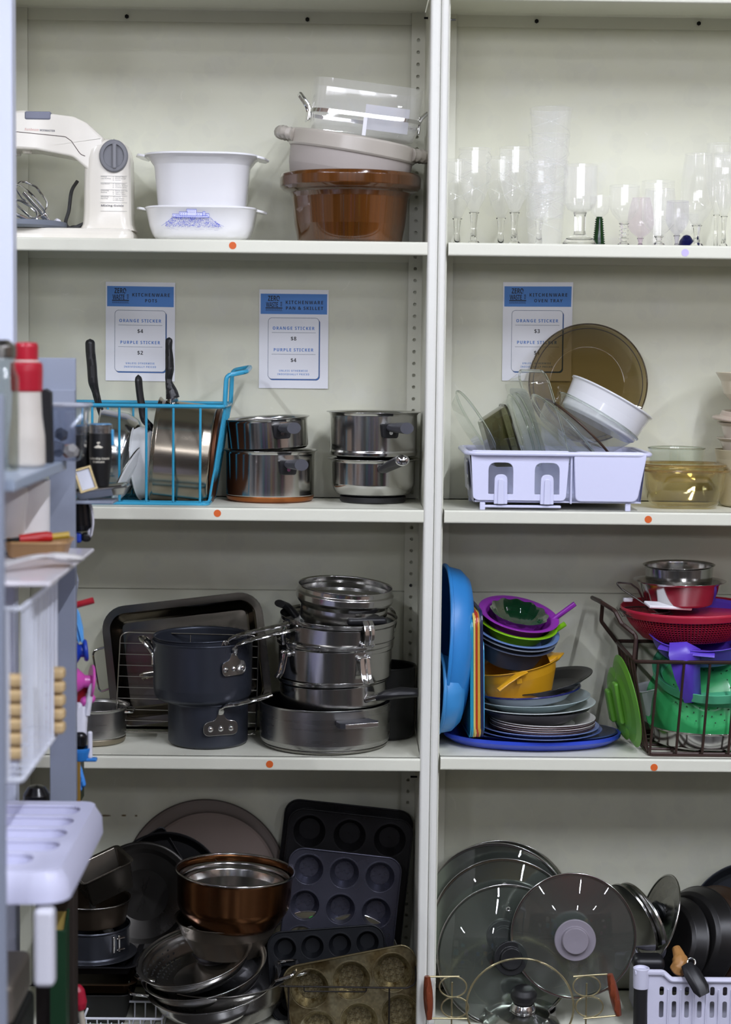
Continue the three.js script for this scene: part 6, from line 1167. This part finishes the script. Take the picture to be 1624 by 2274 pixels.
{ // cutlery tray on the lower board
  const ct = plas('#d4d5ee', 0.4), o = thing('cutlery_tray', 'lavender white plastic cutlery tray with rounded compartments', 'cutlery tray', [RX + 0.055, shelfC, 0.93]);
  const L = 0.36, Wd = 0.44, sh = poly([[-L, -Wd / 2, 0.02], [0, -Wd / 2, 0.03], [0, Wd / 2, 0.03], [-L, Wd / 2, 0.02]], 0.02, 6), n = 5;
  for (let i = 0; i < n; i++) { const z = -Wd / 2 + 0.024 + (i + 0.5) * (Wd - 0.05) / n, h = (Wd - 0.05) / n * 0.42; sh.holes.push(new THREE.Path(fillet([V2(-L + 0.02, z - h), V2(-0.022 - (i > 3 ? 0.03 : 0), z - h), V2(-0.022 - (i > 3 ? 0.03 : 0), z + h), V2(-L + 0.02, z + h)], h * 0.98, 6, true))); 
    part(o, 'compartment', loft([[0, 0.046], [-0.003, 0.012], [-0.012, 0.006]].map(([d, y]) => ringRR((L - 0.042 - (i > 3 ? 0.03 : 0)) / 2 + d, h + d, h * 0.98 + d, y).map((p) => V3(p.x - L / 2 - 0.001 - (i > 3 ? 0.015 : 0), p.y, p.z + z))), { capB: true, crease: 0.6 }), ct); }
  part(o, 'top', plate(sh, 0.003, 0.001).rotateX(Math.PI / 2).translate(0, 0.05, 0).scale(1, 1, 1), ct);
  part(o, 'skirt', loft([[0, 0.049], [0.012, 0.03], [0.014, 0.001], [0.011, 0.001], [0.009, 0.03], [-0.003, 0.047]].map(([d, y]) => ringRR(L / 2 + d, Wd / 2 + d, 0.03 + d, y).map((p) => V3(p.x - L / 2, p.y, p.z))), { crease: 0.6 }), ct);
}
{ // lower level: appliances and books
  const bx = thing('appliance', 'black boxy appliance with a steel top under the cutlery tray', 'appliance', [RX - 0.09, 0.166, 1.0]);
  part(bx, 'body', box(0.13, 0.2, 0.2, 0, 0.1, 0, 0.012), std('#161616', 0.4)); part(bx, 'top', box(0.12, 0.07, 0.18, 0, 0.236, 0, 0.012), std('#8d857c', 0.4, 0.5)); part(bx, 'button', new THREE.SphereGeometry(0.008, 12, 8).translate(0.05, 0.16, 0.1), chrome);
  const bk = thing('book', 'dark green book with gilt edges standing on the rack', 'book', [RX - 0.01, 0.166, 0.72]); turn(bk, 0, 0.1, 0);
  part(bk, 'cover', merge([box(0.004, 0.27, 0.17, -0.012, 0.135, 0, 0.001), box(0.004, 0.27, 0.17, 0.012, 0.135, 0, 0.001), box(0.028, 0.27, 0.004, 0, 0.135, 0.085, 0.0015)]), std('#123a20', 0.5)); part(bk, 'pages', box(0.02, 0.26, 0.165, 0, 0.135, -0.002, 0.001), std('#b39a52', 0.5, 0.2), 'gilt page edges');
  const cr = thing('cardboard_box', 'dark brown box leaning behind the green book', 'box', [-0.4965, 0.166, 0.655]); part(cr, 'body', box(0.07, 0.34, 0.05, -0.02, 0.17, 0, 0.002), std('#2b221c', 0.6));
  const ch = thing('canister', 'black canister lid on the pale lower board', 'canister', [-0.5511, shelfC + 0.002, 0.665]); part(ch, 'body', wall([[0, 0], [0.02, 0], [0.024, 0.005], [0.024, 0.05], [0.015, 0.064], [0, 0.067]], 0.002, 32, 0.004), blackGloss);
  const rb = thing('rolling_pin', 'red ball ended handle beside the green book', 'handle', [-0.4878, 0.2375, 0.585]); turn(rb, 0, 0, 0.15);
  part(rb, 'ball', lathe([[0, -0.026], [0.01, -0.026], [0.0145, -0.012, 0.01], [0.0135, 0.012, 0.01], [0.008, 0.022], [0, 0.0235]], 32, 0.006), std('#a81a34', 0.35)); part(rb, 'shaft', new THREE.CylinderGeometry(0.006, 0.006, 0.12, 14).translate(0, -0.08, 0), std('#b9b0a0', 0.5));
}
// kitchen tools hanging at the rear post
{
  const z = 0.545, tool = (name, lab, cat, p) => thing(name, lab, cat, p), bl = plas('#1d3fae'), pk = plas('#d356b2', 0.3), sky = plas('#5fa9ea'), wh = plas('#e4e4ee'), rd = plas('#b41d2c');
  const cup = tool('measuring_cup', 'black cup with a white curved handle hanging by the rear post', 'cup', [-0.4869,1.138,0.545]); turn(cup, 0, 0, 0.1);
  part(cup, 'bowl', wall([[0, -0.026], [0.014, -0.026], [0.02, -0.016], [0.021, 0.024]], 0.0015, 32, 0.004), blackGloss); part(cup, 'handle', sweep(curve([[0.016, 0.03, 0.006], [0.022, 0.02, 0.012], [0.023, -0.01, 0.012], [0.017, -0.034, 0.008]], 18), 0.006, { n: 10, flat: 0.4, up: V3(1, 0, 0) }), wh, 'white curved handle');
  const bs = tool('bottle_stopper', 'blue and black bottle stopper hanging under the black cup', 'stopper', [-0.4903,1.1,0.545]);
  part(bs, 'blue_part', box(0.022, 0.02, 0.018, -0.006, 0, 0, 0.005), bl); part(bs, 'black_part', box(0.018, 0.018, 0.018, 0.013, 0.001, 0, 0.007), blackPlastic); part(bs, 'white_tip', new THREE.SphereGeometry(0.009, 14, 10).scale(0.6, 1.2, 1).translate(0.02, 0.01, 0), wh);
  const gb = tool('baster_bulb', 'grey silicone bulb peeking past the rear post', 'baster', [-0.5039,1.019,0.545]); part(gb, 'bulb', lathe([[0, -0.03], [0.009, -0.026], [0.013, 0, 0.01], [0.008, 0.02], [0.005, 0.034], [0, 0.035]], 28, 0.006), phys('#b9c0d2', 0.35, { transmission: 0.3, thickness: 0 }));
  const stw = tool('silicone_tube', 'short red silicone tube pointing out over the pink funnel', 'tube', [-0.4822,0.9774,0.545]); turn(stw, 0, 0, 0.28); part(stw, 'tube', wall([[0.0055, -0.019], [0.0062, -0.019], [0.0062, 0.019], [0.0055, 0.019]], 0.001, 24, 0).rotateZ(-Math.PI / 2), rd);
  const sb = tool('silicone_brush', 'sky blue silicone pastry brush hanging by the post', 'brush', [-0.4973,0.9382,0.545]); turn(sb, 0, 0, 0.17);
  part(sb, 'head', sweep(pts3([[0, 0.036, 0], [0.001, 0.018, 0], [0.002, -0.01, 0], [0.004, -0.034, 0]]), 0.01, { n: 12, flat: 0.5, radii: [0.005, 0.01, 0.011, 0.006], up: V3(0, 0, 1) }), sky); for (let i = 0; i < 3; i++) part(sb, 'bristle', sweep(pts3([[-0.006 + i * 0.005, 0, 0.006], [-0.005 + i * 0.006, -0.036, 0.007]]), 0.0016, { n: 6 }), sky);
  const fn = tool('plastic_funnel', 'navy blue plastic funnel with a round spout', 'funnel', [-0.4991,0.8856,0.545]); turn(fn, 0, 0.2, -Math.PI / 2 + 0.1);
  part(fn, 'cone', wall([[0.036, -0.02], [0.034, -0.012], [0.02, 0.004], [0.012, 0.01]], 0.0015, 36, 0.003), bl); part(fn, 'spout', wall([[0.012, 0.01], [0.0125, 0.012], [0.0125, 0.02]], 0.0015, 32, 0.001), bl); part(fn, 'collar', new THREE.TorusGeometry(0.0165, 0.0045, 10, 32).rotateX(Math.PI / 2).translate(0, 0.02, 0), bl); part(fn, 'green_dot', new THREE.SphereGeometry(0.01, 14, 10).translate(-0.018, -0.006, 0.02), plas('#3fa86a'));
  const pf = tool('plastic_funnel', 'pink plastic funnel with a flat ring and ball foot', 'funnel', [-0.4942,0.8303,0.545]); turn(pf, 0, 0.3, -Math.PI / 2 - 0.1);
  part(pf, 'cone', wall([[0.028, -0.016], [0.027, -0.006], [0.018, 0.006], [0.013, 0.012]], 0.0015, 36, 0.003), pk); part(pf, 'spout', lathe([[0, 0.011], [0.012, 0.011], [0.012, 0.024], [0, 0.024]], 32, 0.001), pk); part(pf, 'ring', lathe([[0, 0.024], [0.031, 0.024], [0.032, 0.026], [0.031, 0.0285], [0, 0.0285]], 40, 0.001), pk); part(pf, 'ball_foot', at(new THREE.CapsuleGeometry(0.009, 0.012, 6, 16), 0.034, 0.022, 0.006, 0, 0, 0.5), pk);
  const rc = tool('measuring_cup', 'deep red cup tucked under the pink funnel', 'cup', [-0.4953,0.8086,0.52]); part(rc, 'bowl', wall([[0, -0.024], [0.01, -0.022], [0.019, 0.004], [0.02, 0.014]], 0.0015, 32, 0.004), rd);
  const gl = tool('oven_glove', 'white rubber glove hanging fingers up by the post', 'glove', [-0.4919,0.7689,0.55]);
  part(gl, 'palm', sweep(pts3([[-0.004, -0.05, 0], [-0.004, -0.03, 0], [-0.002, 0, 0], [0, 0.016, 0]]), 0.018, { n: 12, flat: 0.45, up: V3(0, 0, 1), radii: [0.021, 0.02, 0.02, 0.016] }), wh);
  for (const [x, l, t] of [[-0.012, 0.028, 0.1], [-0.002, 0.022, -0.05], [0.016, 0.06, -0.12]]) part(gl, 'finger', sweep(curve([[x, -0.002, 0], [x + t * -0.05, l * 0.6, 0.002], [x + t * -0.1, l, 0.002]], 10), 0.006, { n: 10, radii: [...Array(9).fill(0.0062), 0.005, 0.002] }), wh);
  const bc = tool('bottle_stopper', 'glossy black rounded stopper under the white glove', 'stopper', [-0.4937,0.7193,0.55]); part(bc, 'body', box(0.036, 0.036, 0.03, 0, 0, 0, 0.012, 4), blackGloss);
  const bp = tool('plastic_scoop', 'blue plastic scoop with a white upright handle', 'scoop', [-0.4887,0.6945,0.55]); part(bp, 'scoop', wall([[0, -0.016], [0.014, -0.014], [0.02, 0.004], [0.021, 0.01]], 0.0015, 32, 0.004), plas('#2b7fd0')); part(bp, 'lip', box(0.028, 0.007, 0.016, 0.018, -0.012, 0, 0.003), plas('#2b7fd0')); part(bp, 'handle', box(0.009, 0.052, 0.01, 0.019, 0.016, 0.002, 0.004), wh, 'white upright handle');
  const bg = tool('rubber_glove', 'bright blue rubber glove dangling over the gilt book spine', 'glove', [-0.4989,0.6601,0.55]); turn(bg, 0, 0, 0.25);
  part(bg, 'cuff', sweep(pts3([[-0.002, 0.03, 0], [0, 0.01, 0], [0.001, -0.004, 0]]), 0.014, { n: 12, flat: 0.5, up: V3(0, 0, 1) }), sky); for (const [x, l] of [[-0.008, 0.03], [0.001, 0.04], [0.009, 0.034]]) part(bg, 'finger', sweep(curve([[x, 0.002, 0], [x + 0.001, -l * 0.6, 0.002], [x, -l, 0.002]], 10), 0.005, { n: 10, radii: [...Array(9).fill(0.0052), 0.0042, 0.002] }), plas('#3f8fe6'));
  const gs = tool('book', 'tall book with a gilt spine behind the hanging gloves', 'book', [-0.4985, 0.597, 0.525]); part(gs, 'cover', box(0.026, 0.1, 0.07, -0.004, 0.05, 0, 0.002), std('#26331f', 0.5)); part(gs, 'spine', box(0.012, 0.1, 0.004, 0.006, 0.05, 0.036, 0.001), std('#a8843e', 0.4, 0.4), 'gilt spine');
}

renderer.render(scene, camera);
